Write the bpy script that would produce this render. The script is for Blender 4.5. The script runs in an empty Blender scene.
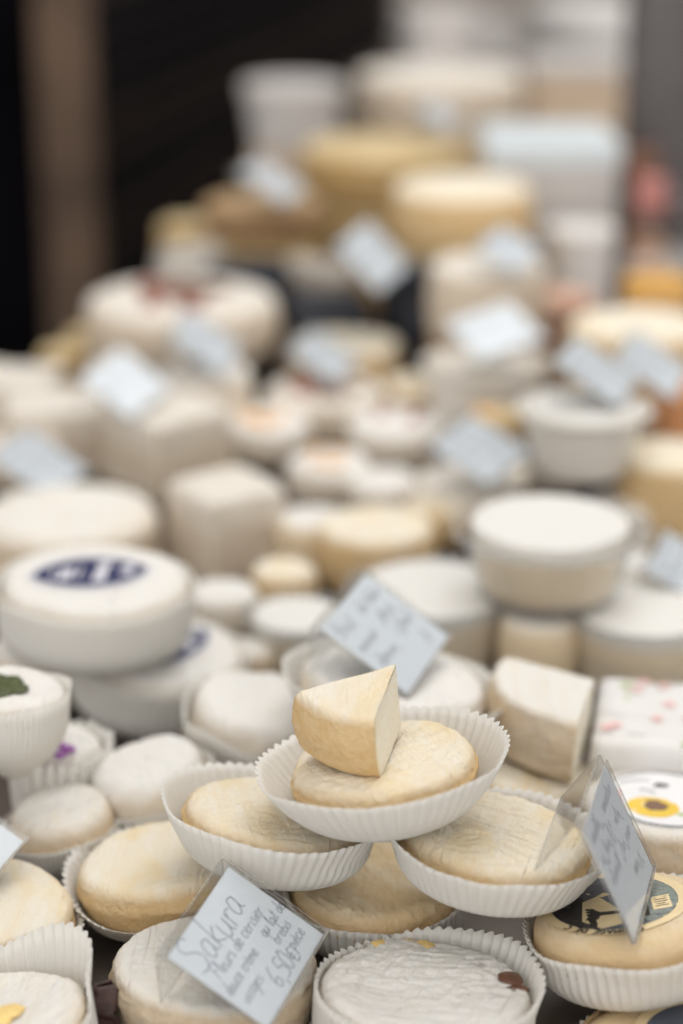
import bpy, math, random
from mathutils import Vector, Matrix, Euler, noise

SC = bpy.context.scene
COL = SC.collection
R = math.radians
PI = math.pi

# ------------------------------------------------------------------ camera
CAM_H, PITCH, LENS = 0.537, R(20), 70.0
FPX = LENS / 36.0 * 1024
cam_data = bpy.data.cameras.new('camera')
cam = bpy.data.objects.new('camera', cam_data)
COL.objects.link(cam)
cam.location = (0, 0, CAM_H)
cam.rotation_euler = (PI / 2 - PITCH, 0, 0)
cam_data.lens = LENS
cam_data.sensor_width = 36
cam_data.sensor_fit = 'AUTO'
cam_data.clip_start = 0.05
cam_data.clip_end = 50
cam_data.dof.use_dof = True
cam_data.dof.focus_distance = 0.928
cam_data.dof.aperture_fstop = 2.3
SC.camera = cam
_c, _s = math.cos(PITCH), math.sin(PITCH)
AX, UP, FW = Vector((1, 0, 0)), Vector((0, _s, _c)), Vector((0, _c, -_s))


def at(u, v, z):
    """point at height z that the photograph shows at pixel u, v"""
    d = FW + AX * ((u - 341.5) / FPX) - UP * ((v - 512) / FPX)
    return Vector((0, 0, CAM_H)) + d * ((z - CAM_H) / d.z)


def mpp(p):
    """metres per pixel at point p"""
    return (Vector(p) - Vector((0, 0, CAM_H))).dot(FW) / FPX


# ------------------------------------------------------------------ materials
class NT:
    def __init__(self, name):
        self.m = bpy.data.materials.new(name)
        self.m.use_nodes = True
        self.t = self.m.node_tree
        self.n, self.l = self.t.nodes, self.t.links
        self.b = self.n['Principled BSDF']
        self.out = self.n['Material Output']

    def add(self, kind, **kw):
        nd = self.n.new(kind)
        for k, v in kw.items():
            if hasattr(nd, k):
                setattr(nd, k, v)
            else:
                nd.inputs[k.replace('_', ' ')].default_value = v
        return nd

    def link(self, a, b):
        self.l.new(a, b)


def c4(c):
    return (c[0], c[1], c[2], 1)


def noise_ramp(t, scale, detail, stops, coord='Object', stretch=(1, 1, 1), rough=0.6, dist=0.0):
    tc = t.add('ShaderNodeTexCoord')
    mp = t.add('ShaderNodeMapping')
    mp.inputs['Scale'].default_value = stretch
    t.link(tc.outputs[coord], mp.inputs['Vector'])
    nz = t.add('ShaderNodeTexNoise', Scale=scale, Detail=detail, Roughness=rough, Distortion=dist)
    t.link(mp.outputs['Vector'], nz.inputs['Vector'])
    rp = t.add('ShaderNodeValToRGB')
    el = rp.color_ramp.elements
    while len(el) > 1:
        el.remove(el[-1])
    el[0].position, el[0].color = stops[0][0], c4(stops[0][1])
    for p, c in stops[1:]:
        e = el.new(p)
        e.color = c4(c)
    t.link(nz.outputs['Fac'], rp.inputs['Fac'])
    return rp, nz, mp


def mat_plain(name, col, rough=0.55, var=0.06, scale=60, bump=0.0, spec=0.4, metal=0.0):
    t = NT(name)
    a = [max(0, x * (1 - var)) for x in col]
    b = [min(1, x * (1 + var)) for x in col]
    rp, nz, mp = noise_ramp(t, scale, 4, [(0.35, a), (0.65, b)])
    t.link(rp.outputs['Color'], t.b.inputs['Base Color'])
    t.b.inputs['Roughness'].default_value = rough
    t.b.inputs['Specular IOR Level'].default_value = spec
    t.b.inputs['Metallic'].default_value = metal
    if bump:
        bp = t.add('ShaderNodeBump', Strength=bump, Distance=0.001)
        t.link(nz.outputs['Fac'], bp.inputs['Height'])
        t.link(bp.outputs['Normal'], t.b.inputs['Normal'])
    return t.m


def mat_rind(name, bloom, paste, tan, patch=0.5, side=0.5, scale=38, sss=0.10, crust=0.9, crease=1.0):
    """a rind: white bloom lying in patches over a yellow paste, tan where the mesh says 'edge'"""
    t = NT(name)
    rp, nz, mp = noise_ramp(t, scale, 6, [(patch - 0.16, paste), (patch + 0.05, bloom), (1.0, bloom)],
                            stretch=(1.0, 0.42, 1.0), dist=0.6)
    at_ = t.add('ShaderNodeAttribute', attribute_name='edge')
    nz2 = t.add('ShaderNodeTexNoise', Scale=scale * 2.2, Detail=5, Roughness=0.65)
    t.link(mp.outputs['Vector'], nz2.inputs['Vector'])
    ma = t.add('ShaderNodeMath', operation='MULTIPLY_ADD')
    t.link(nz2.outputs['Fac'], ma.inputs[0])
    ma.inputs[1].default_value = 1.5
    ma.inputs[2].default_value = -0.75 + (side - 0.5) * 0.9
    ad = t.add('ShaderNodeMath', operation='ADD', use_clamp=True)
    t.link(at_.outputs['Fac'], ad.inputs[0])
    t.link(ma.outputs[0], ad.inputs[1])
    mu = t.add('ShaderNodeMath', operation='MULTIPLY', use_clamp=True)
    t.link(ad.outputs[0], mu.inputs[0])
    t.link(at_.outputs['Fac'], mu.inputs[1])
    mx = t.add('ShaderNodeMix', data_type='RGBA')
    t.link(mu.outputs[0], mx.inputs['Factor'])
    t.link(rp.outputs['Color'], mx.inputs['A'])
    mx.inputs['B'].default_value = c4(tan)
    t.b.inputs['Roughness'].default_value = 0.72
    t.b.inputs['Specular IOR Level'].default_value = 0.25
    t.b.inputs['Subsurface Weight'].default_value = sss
    t.b.inputs['Subsurface Radius'].default_value = (1.0, 0.7, 0.4)
    t.b.inputs['Subsurface Scale'].default_value = 0.004
    nb = t.add('ShaderNodeTexNoise', Scale=420, Detail=6, Roughness=0.7)
    t.link(mp.outputs['Vector'], nb.inputs['Vector'])
    mp2 = t.add('ShaderNodeMapping')
    mp2.inputs['Scale'].default_value = (1.0, 0.30, 1.0)
    mp2.inputs['Rotation'].default_value = (0, 0, 1.2)
    t.link(mp.outputs['Vector'], mp2.inputs['Vector'])
    fl = t.add('ShaderNodeTexNoise', Scale=150, Detail=5, Roughness=0.62, Distortion=1.2)
    fl.noise_type = 'RIDGED_MULTIFRACTAL' if hasattr(fl, 'noise_type') else 'FBM'
    t.link(mp2.outputs['Vector'], fl.inputs['Vector'])
    # the bloom is rubbed off along fine creases, where the paste shows
    cr = t.add('ShaderNodeMapRange')
    cr.inputs['From Min'].default_value = 0.30
    cr.inputs['From Max'].default_value = 0.62
    cr.inputs['To Min'].default_value = 0.55 * crease
    cr.inputs['To Max'].default_value = 0.0
    c2 = t.add('ShaderNodeTexNoise', Scale=95, Detail=6, Roughness=0.7, Distortion=1.0)
    t.link(mp2.outputs['Vector'], c2.inputs['Vector'])
    t.link(c2.outputs['Fac'], cr.inputs['Value'])
    m3 = t.add('ShaderNodeMix', data_type='RGBA')
    t.link(cr.outputs['Result'], m3.inputs['Factor'])
    t.link(mx.outputs['Result'], m3.inputs['A'])
    m3.inputs['B'].default_value = c4([0.85 * x + 0.15 * y for x, y in zip(paste, tan)])
    t.link(m3.outputs['Result'], t.b.inputs['Base Color'])
    cb = t.add('ShaderNodeMath', operation='MULTIPLY_ADD')
    t.link(fl.outputs['Fac'], cb.inputs[0])
    cb.inputs[1].default_value = crust
    t.link(nb.outputs['Fac'], cb.inputs[2])
    bp = t.add('ShaderNodeBump', Strength=0.8, Distance=0.0016)
    t.link(cb.outputs[0], bp.inputs['Height'])
    t.link(bp.outputs['Normal'], t.b.inputs['Normal'])
    return t.m


def mat_paper(name, col=(0.86, 0.845, 0.81), trans=0.35):
    t = NT(name)
    t.n.remove(t.b)
    tc = t.add('ShaderNodeTexCoord')
    nz = t.add('ShaderNodeTexNoise', Scale=300, Detail=3)
    t.link(tc.outputs['Object'], nz.inputs['Vector'])
    bp = t.add('ShaderNodeBump', Strength=0.12, Distance=0.0005)
    t.link(nz.outputs['Fac'], bp.inputs['Height'])
    d = t.add('ShaderNodeBsdfDiffuse', Color=c4(col))
    tr = t.add('ShaderNodeBsdfTranslucent', Color=c4([x * 0.98 for x in col]))
    t.link(bp.outputs['Normal'], d.inputs['Normal'])
    mx = t.add('ShaderNodeMixShader', Fac=trans)
    t.link(d.outputs[0], mx.inputs[1])
    t.link(tr.outputs[0], mx.inputs[2])
    g = t.add('ShaderNodeBsdfGlossy', Roughness=0.45, Color=(1, 1, 1, 1))
    mx2 = t.add('ShaderNodeMixShader', Fac=0.035)
    t.link(mx.outputs[0], mx2.inputs[1])
    t.link(g.outputs[0], mx2.inputs[2])
    t.link(mx2.outputs[0], t.out.inputs['Surface'])
    return t.m


def mat_clear(name, tint=(0.97, 0.975, 0.98), rough=0.04, ior=1.35, haze=0.0, hazecol=(0.8, 0.8, 0.8)):
    """thin clear plastic sheet: fresnel gloss over a straight-through tint"""
    t = NT(name)
    t.n.remove(t.b)
    tr = t.add('ShaderNodeBsdfTransparent', Color=c4(tint))
    g = t.add('ShaderNodeBsdfGlossy', Roughness=rough)
    lw = t.add('ShaderNodeLayerWeight', Blend=0.5)
    pw = t.add('ShaderNodeMath', operation='POWER')
    t.link(lw.outputs['Facing'], pw.inputs[0])
    pw.inputs[1].default_value = 4.0
    fr = t.add('ShaderNodeMath', operation='MULTIPLY_ADD')
    t.link(pw.outputs[0], fr.inputs[0])
    fr.inputs[1].default_value = 0.55
    fr.inputs[2].default_value = ((ior - 1) / (ior + 1)) ** 2
    mx = t.add('ShaderNodeMixShader')
    t.link(fr.outputs[0], mx.inputs[0])
    t.link(tr.outputs[0], mx.inputs[1])
    t.link(g.outputs[0], mx.inputs[2])
    last = mx
    if haze:
        d = t.add('ShaderNodeBsdfDiffuse', Color=c4(hazecol))
        tc = t.add('ShaderNodeTexCoord')
        nz = t.add('ShaderNodeTexNoise', Scale=40, Detail=3)
        t.link(tc.outputs['Object'], nz.inputs['Vector'])
        m2 = t.add('ShaderNodeMath', operation='MULTIPLY')
        t.link(nz.outputs['Fac'], m2.inputs[0])
        m2.inputs[1].default_value = haze * 2
        mx2 = t.add('ShaderNodeMixShader')
        t.link(m2.outputs[0], mx2.inputs[0])
        t.link(mx.outputs[0], mx2.inputs[1])
        t.link(d.outputs[0], mx2.inputs[2])
        last = mx2
    t.link(last.outputs[0], t.out.inputs['Surface'])
    return t.m


WHITE = (0.84, 0.805, 0.735)
M = {}
M['rind_yellow'] = mat_rind('creamy_rind', (0.82, 0.775, 0.68), (0.80, 0.66, 0.42), (0.66, 0.455, 0.225), patch=0.44, side=0.60, crust=1.0)
M['rind_gold'] = mat_rind('golden_rind', (0.78, 0.685, 0.52), (0.72, 0.555, 0.335), (0.58, 0.40, 0.21), patch=0.55, side=0.66)
M['rind_white'] = mat_rind('white_bloomy_rind', (0.79, 0.775, 0.745), (0.79, 0.71, 0.57), (0.66, 0.51, 0.34), patch=0.34, side=0.46, crust=1.3)
M['rind_snow'] = mat_rind('snow_white_rind', (0.80, 0.785, 0.76), (0.79, 0.755, 0.70), (0.74, 0.65, 0.53), patch=0.36, side=0.3, crust=1.5, crease=0.6)
M['rind_ivory'] = mat_rind('ivory_rind', (0.77, 0.76, 0.735), (0.77, 0.745, 0.695), (0.80, 0.655, 0.45), patch=0.36, side=0.9, crust=0.3, crease=0.1)
M['rind_beige'] = mat_rind('beige_rind', (0.77, 0.735, 0.68), (0.69, 0.62, 0.53), (0.62, 0.51, 0.39), patch=0.42, side=0.40)
M['rind_ochre'] = mat_rind('ochre_rind', (0.66, 0.54, 0.34), (0.55, 0.40, 0.19), (0.42, 0.27, 0.11), patch=0.5, side=0.55)
M['rind_brown'] = mat_rind('brown_rind', (0.52, 0.38, 0.24), (0.40, 0.26, 0.13), (0.26, 0.15, 0.075), patch=0.5, side=0.6)
M['rind_ash'] = mat_rind('ash_rind', (0.075, 0.078, 0.09), (0.022, 0.025, 0.034), (0.014, 0.015, 0.022), patch=0.62, side=0.5)
M['rind_grey'] = mat_rind('grey_rind', (0.50, 0.475, 0.44), (0.38, 0.34, 0.30), (0.30, 0.26, 0.22), patch=0.5, side=0.5)
M['paste'] = mat_rind('cut_cheese_paste', (0.85, 0.80, 0.68), (0.82, 0.73, 0.54), (0.76, 0.62, 0.36), patch=0.33, side=0.8, sss=0.2)
M['paper'] = mat_paper('pleated_paper', trans=0.3)
M['wrap'] = mat_paper('white_wrapping_paper', (0.86, 0.85, 0.84), 0.2)
M['card'] = mat_plain('price_card_paper', (0.62, 0.66, 0.70), 0.8, 0.02, 200)
M['ink'] = mat_plain('grey_blue_ink', (0.10, 0.11, 0.16), 0.6, 0.1)
M['acrylic'] = mat_clear('clear_acrylic')
M['acrylic_edge'] = mat_clear('acrylic_edge', (0.72, 0.70, 0.67), 0.1, 1.5, 0.22, (0.85, 0.83, 0.80))
M['plastic'] = mat_clear('thin_clear_plastic', (0.97, 0.975, 0.98), 0.10, 1.35, 0.07, (0.85, 0.86, 0.87))
M['glass'] = mat_clear('jar_glass', (0.90, 0.92, 0.92), 0.03, 1.5)
M['navy'] = mat_plain('navy_label_ink', (0.025, 0.03, 0.10), 0.45)
M['silver'] = mat_plain('pale_label_print', (0.66, 0.66, 0.72), 0.5)
M['label_white'] = mat_plain('white_label_paper', (0.80, 0.80, 0.82), 0.5, 0.02)
M['label_black'] = mat_plain('black_label_ink', (0.025, 0.025, 0.03), 0.5)
M['label_yellow'] = mat_plain('yellow_label_ink', (0.80, 0.55, 0.06), 0.5)
M['label_brown'] = mat_plain('brown_label_ink', (0.20, 0.11, 0.07), 0.5)
M['label_slate'] = mat_plain('slate_label_ink', (0.095, 0.11, 0.14), 0.5, 0.1)
M['label_sage'] = mat_plain('sage_label_ink', (0.21, 0.24, 0.22), 0.5, 0.25, 300)
M['label_cream'] = mat_plain('cream_label_ink', (0.78, 0.63, 0.38), 0.5, 0.04)
M['label_dark'] = mat_plain('dark_label_ink', (0.03, 0.026, 0.026), 0.5)
M['label_grey'] = mat_plain('grey_label_ink', (0.42, 0.42, 0.46), 0.5)
M['pink'] = mat_plain('pink_print', (0.80, 0.50, 0.48), 0.6)
M['green_ink'] = mat_plain('green_print', (0.45, 0.55, 0.25), 0.6)
M['leaf_dark'] = mat_plain('dark_cherry_leaf', (0.055, 0.026, 0.022), 0.5, 0.35, 120, 0.6)
M['herb'] = mat_plain('green_herb', (0.07, 0.085, 0.03), 0.6, 0.3, 90, 0.4)
M['violet'] = mat_plain('purple_petal', (0.26, 0.08, 0.30), 0.6, 0.2)
M['red_fruit'] = mat_plain('red_fruit', (0.30, 0.07, 0.05), 0.35, 0.25, 80, 0.3)
M['yellow_spot'] = mat_plain('yellow_rind_spot', (0.82, 0.60, 0.24), 0.6, 0.15, 90, 0.3)
M['orange_fruit'] = mat_plain('orange_fruit', (0.78, 0.38, 0.07), 0.35, 0.25, 80, 0.3)
M['orange_paste'] = mat_plain('orange_paste', (0.85, 0.33, 0.07), 0.45, 0.2, 60, 0.3)
M['brown_fruit'] = mat_plain('dark_fig', (0.16, 0.075, 0.045), 0.45, 0.3, 80, 0.3)
M['salmon'] = mat_plain('salmon_paste', (0.62, 0.36, 0.25), 0.5, 0.2, 50, 0.2)
M['amber'] = mat_plain('amber_relish', (0.80, 0.40, 0.045), 0.35, 0.3, 70, 0.3)
M['lid_white'] = mat_plain('white_plastic', (0.72, 0.71, 0.70), 0.4, 0.03, 20)
M['tub_grey'] = mat_plain('pale_grey_plastic', (0.55, 0.525, 0.515), 0.45, 0.05, 20)
M['tub_blue'] = mat_plain('pale_blue_lid', (0.62, 0.68, 0.72), 0.4, 0.03, 20)
M['ceramic'] = mat_plain('glazed_ceramic', (0.70, 0.67, 0.62), 0.3, 0.03, 20)
M['kraft'] = mat_plain('tan_card', (0.60, 0.47, 0.35), 0.8, 0.08, 30)
M['red_lid'] = mat_plain('red_lid', (0.50, 0.21, 0.19), 0.4, 0.1)
M['pewter'] = mat_plain('grey_metal', (0.11, 0.098, 0.10), 0.5, 0.15, 30)
M['counter'] = mat_plain('dark_counter', (0.10, 0.08, 0.068), 0.55, 0.25, 25, 0.2)
M['floor'] = mat_plain('dark_floor', (0.03, 0.026, 0.025), 0.8, 0.2, 10)
M['wall_dark'] = mat_plain('dark_shutter', (0.0022, 0.0018, 0.003), 0.85, 0.3, 6, spec=0.05)
M['slat'] = mat_plain('shutter_slat', (0.016, 0.011, 0.010), 0.8, 0.3, 6, spec=0.1)
M['slat_black'] = mat_plain('black_shutter_slat', (0.005, 0.004, 0.005), 0.8, 0.3, 6, spec=0.1)
M['post'] = mat_plain('brown_wood_post', (0.085, 0.053, 0.034), 0.75, 0.35, 14, 0.2)
M['wall_back'] = mat_plain('greige_wall', (0.36, 0.32, 0.29), 0.9, 0.1, 4)


# ------------------------------------------------------------------ object helpers
def obj(name, verts, faces, mat, parent=None, smooth=True, fmats=None):
    me = bpy.data.meshes.new(name)
    me.from_pydata([tuple(v) for v in verts], [], faces)
    mats = mat if isinstance(mat, (list, tuple)) else [mat]
    for m in mats:
        me.materials.append(m)
    if fmats:
        me.polygons.foreach_set('material_index', fmats)
    me.polygons.foreach_set('use_smooth', [smooth] * len(me.polygons))
    me.update()
    o = bpy.data.objects.new(name, me)
    COL.objects.link(o)
    if parent:
        o.parent = parent
    return o


def edge_attr(o, vals):
    a = o.data.attributes.new('edge', 'FLOAT', 'POINT')
    a.data.foreach_set('value', vals)


def tag(o, label, cat, group=None, kind=None):
    o['label'] = label
    o['category'] = cat
    if group:
        o['group'] = group
    if kind:
        o['kind'] = kind
    return o


def thing(name, loc, rot, label, cat, group=None):
    o = bpy.data.objects.new(name, None)
    o.empty_display_size = 0.02
    COL.objects.link(o)
    o.location = loc
    o.rotation_euler = rot
    return tag(o, label, cat, group)


def structure(o):
    o['kind'] = 'structure'
    return o


def autosmooth(o, ang=35):
    o.data.set_sharp_from_angle(angle=R(ang))


def solidify(o, t, off=0):
    m = o.modifiers.new('thickness', 'SOLIDIFY')
    m.thickness = t
    m.offset = off
    return o


def bevel(o, w, seg=2):
    m = o.modifiers.new('bevel', 'BEVEL')
    m.width = w
    m.segments = seg
    m.limit_method = 'ANGLE'
    return o


class MB:
    """collects quads and tubes; build() links them as one mesh"""
    def __init__(self):
        self.v, self.f, self.mi = [], [], []

    def add(self, vs, fs, mi=0):
        b = len(self.v)
        self.v += [Vector(x) for x in vs]
        self.f += [tuple(i + b for i in q) for q in fs]
        self.mi += [mi] * len(fs)

    def box(self, lo, hi, mi=0, side_mi=None, mat=None):
        x0, y0, z0 = lo
        x1, y1, z1 = hi
        vs = [(x0, y0, z0), (x1, y0, z0), (x1, y1, z0), (x0, y1, z0), (x0, y0, z1), (x1, y0, z1), (x1, y1, z1), (x0, y1, z1)]
        if mat is not None:
            vs = [mat @ Vector(p) for p in vs]
        self.add(vs, [(0, 3, 2, 1), (4, 5, 6, 7)], mi)
        self.add(vs, [(0, 1, 5, 4), (1, 2, 6, 5), (2, 3, 7, 6), (3, 0, 4, 7)], mi if side_mi is None else side_mi)

    def lathe(self, prof, n=48, mi=0, fn=None):
        b = len(self.v)
        m = len(prof)
        for j in range(n):
            a = 2 * PI * j / n
            for (r, z) in prof:
                self.v.append(Vector(fn(a, r, z)) if fn else Vector((r * math.cos(a), r * math.sin(a), z)))
        for j in range(n):
            k = (j + 1) % n
            for i in range(m - 1):
                self.f.append((b + j * m + i, b + k * m + i, b + k * m + i + 1, b + j * m + i + 1))
                self.mi.append(mi)

    def ribbon(self, pts, w, z=0.0, mi=0):
        """flat stroke of width w along 2-D points"""
        n = len(pts)
        vs, fs = [], []
        for i in range(n):
            a, c = Vector(pts[max(0, i - 1)]), Vector(pts[min(n - 1, i + 1)])
            d = c - a
            d = d.normalized() if d.length > 1e-9 else Vector((1, 0))
            nn = Vector((-d.y, d.x)) * w / 2
            p = Vector(pts[i])
            vs += [(p.x + nn.x, p.y + nn.y, z), (p.x - nn.x, p.y - nn.y, z)]
        for i in range(n - 1):
            fs.append((2 * i, 2 * i + 1, 2 * i + 3, 2 * i + 2))
        self.add(vs, fs, mi)

    def build(self, name, mat, parent=None, smooth=True):
        return obj(name, self.v, self.f, mat, parent, smooth, self.mi)


def smooth_line(pts, sub=5):
    if len(pts) < 3:
        return [tuple(p) for p in pts]
    out = []
    P = [Vector(p) for p in pts]
    for i in range(len(P) - 1):
        p0, p1, p2, p3 = P[max(0, i - 1)], P[i], P[i + 1], P[min(len(P) - 1, i + 2)]
        for k in range(sub):
            t = k / sub
            q = 0.5 * ((2 * p1) + (p2 - p0) * t + (2 * p0 - 5 * p1 + 4 * p2 - p3) * t * t + (3 * p1 - p0 - 3 * p2 + p3) * t ** 3)
            out.append(tuple(q))
    out.append(tuple(P[-1]))
    return out


# ------------------------------------------------------------------ cheese shapes
def nz(x, y, z=0.0):
    return noise.noise(Vector((x, y, z)))


class Relief:
    """uneven height and outline of one cheese"""
    def __init__(self, seed, rad, wrinkle=0.0010, lump=0.0022, ang=0.3, wob=0.03, dish=0.0):
        self.s, self.r, self.w, self.l, self.wob, self.dish = seed * 7.31, rad, wrinkle, lump, wob, dish
        self.ca, self.sa = math.cos(ang), math.sin(ang)

    def top(self, x, y):
        s = self.s
        X, Y = (x * self.ca + y * self.sa) / 0.045, (-x * self.sa + y * self.ca) / 0.045
        h = self.l * nz(X * 1.1 + s, Y * 1.1, s)
        if self.w:
            wx = X * 1.3 + 0.5 * nz(X * 2, Y * 2, s + 4)
            wy = Y * 5.5 + 0.9 * nz(X * 1.7, Y * 1.7, s + 9)
            rdg = max(0.0, 1 - abs(nz(wx + s, wy, s + 2)) * 3.4)
            rd2 = max(0.0, 1 - abs(nz(wx * 2.1 + s, wy * 1.9 + 3, s + 6)) * 3.0)
            fine = nz(X * 9 + s, Y * 22, s + 5) + 0.7 * nz(X * 30, Y * 34 + s, s)
            msk = 0.55 + 0.9 * nz(X * 1.8 + s, Y * 1.8, s + 12)
            h += self.w * (0.25 - rdg * rdg * 1.3 * msk - rd2 * rd2 * 0.6) + self.w * 0.33 * fine
        rr = min(1.0, math.hypot(x, y) / self.r)
        return h - self.dish * (1 - rr * rr)

    def out(self, a, z):
        s = self.s
        return 1 + self.wob * nz(math.cos(a) * 1.2 + s, math.sin(a) * 1.2, s) \
            + 0.010 * nz(math.cos(a) * 5 + s, math.sin(a) * 5, z * 90) + 0.006 * nz(math.cos(a) * 14, math.sin(a) * 14 + s, z * 260)


def profile(rad, h, rt, rb, n_top=16, n_side=6, n_c=7, bulge=0.03):
    """centre-bottom -> side -> centre-top; yields r, z, edge (0 on the top, 1 on the side)"""
    pr = []
    for i in range(5):
        pr.append((max(1e-5, (rad - rb) * i / 5), 0.0, 1.0))
    for i in range(n_c + 1):
        a = -PI / 2 + PI / 2 * i / n_c
        pr.append((rad - rb + rb * math.cos(a), rb + rb * math.sin(a), 1.0))
    for i in range(1, n_side):
        t = i / n_side
        pr.append((rad * (1 + bulge * math.sin(PI * t)), rb + (h - rb - rt) * t, 1.0))
    for i in range(n_c + 1):
        a = PI / 2 * i / n_c
        pr.append((rad - rt + rt * math.cos(a), h - rt + rt * math.sin(a), 1.0 - i / n_c))
    for i in range(1, n_top):
        pr.append((max(1e-5, (rad - rt) * (1 - i / (n_top - 1))), h, 0.0))
    return pr


def wheel_body(rad, h, mat, parent, rel, rt=0.006, rb=0.006, n=112, n_top=18, bulge=0.03, name='cheese_body', z0=0.0, arc=None, cut_mat=None):
    pr = profile(rad, h, rt, rb, n_top=n_top, bulge=bulge)
    m = len(pr)
    full = arc is None
    a0, a1 = (0, 2 * PI) if full else arc
    cols = n if full else n + 1
    vs, ed = [], []
    sd0 = rel.s
    for j in range(cols):
        a = a0 + (a1 - a0) * j / n
        for (r, z, e) in pr:
            k = rel.out(a, z) if r > rad * 0.3 else 1 + (rel.out(a, z) - 1) * r / (rad * 0.3)
            if rel.w and z > h * 0.25 and r > rad * 0.6:
                # the crumbly, folded shoulder of the rind
                cr = nz(a * 9 + sd0, z * 420, sd0) + 0.6 * nz(a * 26, z * 700 + sd0, 3.0)
                k += 0.020 * cr * min(1.0, rel.w / 0.0008) * e ** 0.5
            x, y = r * k * math.cos(a), r * k * math.sin(a)
            f = rel.top(x, y) * min(1, max(0, z / h)) ** 2
            vs.append(Vector((x, y, z0 + z + f)))
            ed.append(e)
    fs = []
    for j in range(n):
        k = (j + 1) % cols
        for i in range(m - 1):
            fs.append((j * m + i, k * m + i, k * m + i + 1, j * m + i + 1))
    o = obj(name, vs, fs, mat, parent)
    edge_attr(o, ed)
    if not full and cut_mat:
        # the flat cut faces: grids between the axis and the rind, slightly grainy
        for col, flip in ((0, False), (cols - 1, True)):
            ring = vs[col * m:(col + 1) * m]
            ax0, ax1 = ring[0], ring[-1]
            cv, cf, ce = [], [], []
            K = 10
            nrm = Vector((math.sin(a0), -math.cos(a0), 0)) if col == 0 else Vector((-math.sin(a1), math.cos(a1), 0))
            for i, p in enumerate(ring):
                zz = min(max(p.z, min(ax0.z, ax1.z)), max(ax0.z, ax1.z))
                q = Vector((0, 0, zz))
                for t in range(K + 1):
                    w = p.lerp(q, t / K)
                    cv.append(w + nrm * (0.0001 + 0.00035 * nz(w.x * 300, w.y * 300, w.z * 300) * (1 if 0 < t < K else 0)))
                    ce.append(max(0.0, 1 - t / 1.2) if t < 2 else 0.0)
            for i in range(len(ring) - 1):
                for t in range(K):
                    q4 = (i * (K + 1) + t, i * (K + 1) + t + 1, (i + 1) * (K + 1) + t + 1, (i + 1) * (K + 1) + t)
                    cf.append(q4[::-1] if flip else q4)
            c = obj('cut_face', cv, cf, cut_mat, parent)
            edge_attr(c, ce)
    return o


def paper_case(parent, rb, rr, h, seed=1, pleats=62, depth=0.00095, sub=6, floppy=0.004, rise=None, z0=0.0, flare=1.35, mat='paper', name='paper_case', oval=(1, 1), thick=0.00025, rim=None, hug=None):
    """a pleated baking case: flat base, fluted wall that flares to a scalloped rim"""
    n = pleats * sub
    rows = 9
    s = seed * 3.7
    vs, fs = [], []
    vs.append(Vector((0, 0, z0)))
    for j in range(n):
        a = 2 * PI * j / n
        lf = nz(math.cos(a) * 1.1 + s, math.sin(a) * 1.1, s) + 0.5 * nz(math.cos(a) * 2.6 + s, math.sin(a) * 2.6, s + 3)
        up = (rise(a) if rise else 0.0)
        jit = 0.25 * nz(a * 9, s)
        for i in range(rows + 1):
            t = i / rows
            r = rb + (rr * (rim(a) if rim else 1) - rb) * t ** (1 / flare) + floppy * lf * t
            z = z0 + h * (t ** flare) + (up + floppy * 0.9 * nz(math.cos(a) * 1.5, math.sin(a) * 1.5 + s, s + 7)) * t * t
            if hug:                              # the paper never cuts into the cheese it holds
                q = max(0.0, min(1.0, (z - z0) / hug[1]))
                r = max(r, hug[0] * 1.03 - hug[1] + hug[1] * math.sqrt(1 - (1 - q) ** 2) + depth)
            ph = a * pleats + jit
            wave = math.sin(ph) + 0.25 * math.sin(2 * ph + 0.7)
            r += depth * wave * min(1, t * 1.25)
            z += 0.0005 * wave * t ** 3 + 0.0005 * nz(a * pleats * 0.5, s + 2) * t ** 3
            vs.append(Vector((r * math.cos(a) * oval[0], r * math.sin(a) * oval[1], z)))
    m = rows + 1
    for j in range(n):
        k = (j + 1) % n
        fs.append((0, 1 + k * m, 1 + j * m))
        for i in range(rows):
            fs.append((1 + j * m + i, 1 + k * m + i, 1 + k * m + i + 1, 1 + j * m + i + 1))
    o = obj(name, vs, fs, M[mat], parent)
    return solidify(o, thick)


SEED = [0]


def seat(p_top, rot, h):
    """base point of a thing of height h whose top centre is p_top and which leans by rot"""
    return Vector(p_top) - Euler(rot).to_matrix() @ Vector((0, 0, h))


PLACED = []


def cheese(name, uvz, dia_px, h, mat, label, rot=(0, 0, 0), case=None, group=None, wrinkle=0.0013, lump=0.0026, ang=0.3,
           rt=0.007, rb=0.0165, n=200, n_top=36, wob=0.03, dish=0.0, cat='cheese', bulge=0.03, seed=None, dia=None):
    """one round cheese, its top centre where the photo shows it; case = (base factor, rim factor, height factor, extra) adds its paper"""
    SEED[0] += 1
    sd = SEED[0] if seed is None else seed
    rot = tuple(R(a) for a in rot)
    p = at(*uvz)
    rad = (dia if dia else dia_px * mpp(p)) / 2
    base = seat(p, rot, h)
    t = thing(name, base, rot, label, cat, group)
    rel = Relief(sd, rad, wrinkle, lump, ang, wob, dish)
    lift = 0.0006 if case else 0
    wheel_body(rad, h - lift, M[mat], t, rel, rt, rb, n, n_top, z0=lift, bulge=bulge)
    if case:
        kw = dict(case[3]) if len(case) > 3 else {}
        paper_case(t, rad * case[0], rad * case[1], h * case[2], seed=sd, hug=(rad, rb), **kw)
    PLACED.append((name, label, base, rad, h))
    return t, rad, rel, lift
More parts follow.
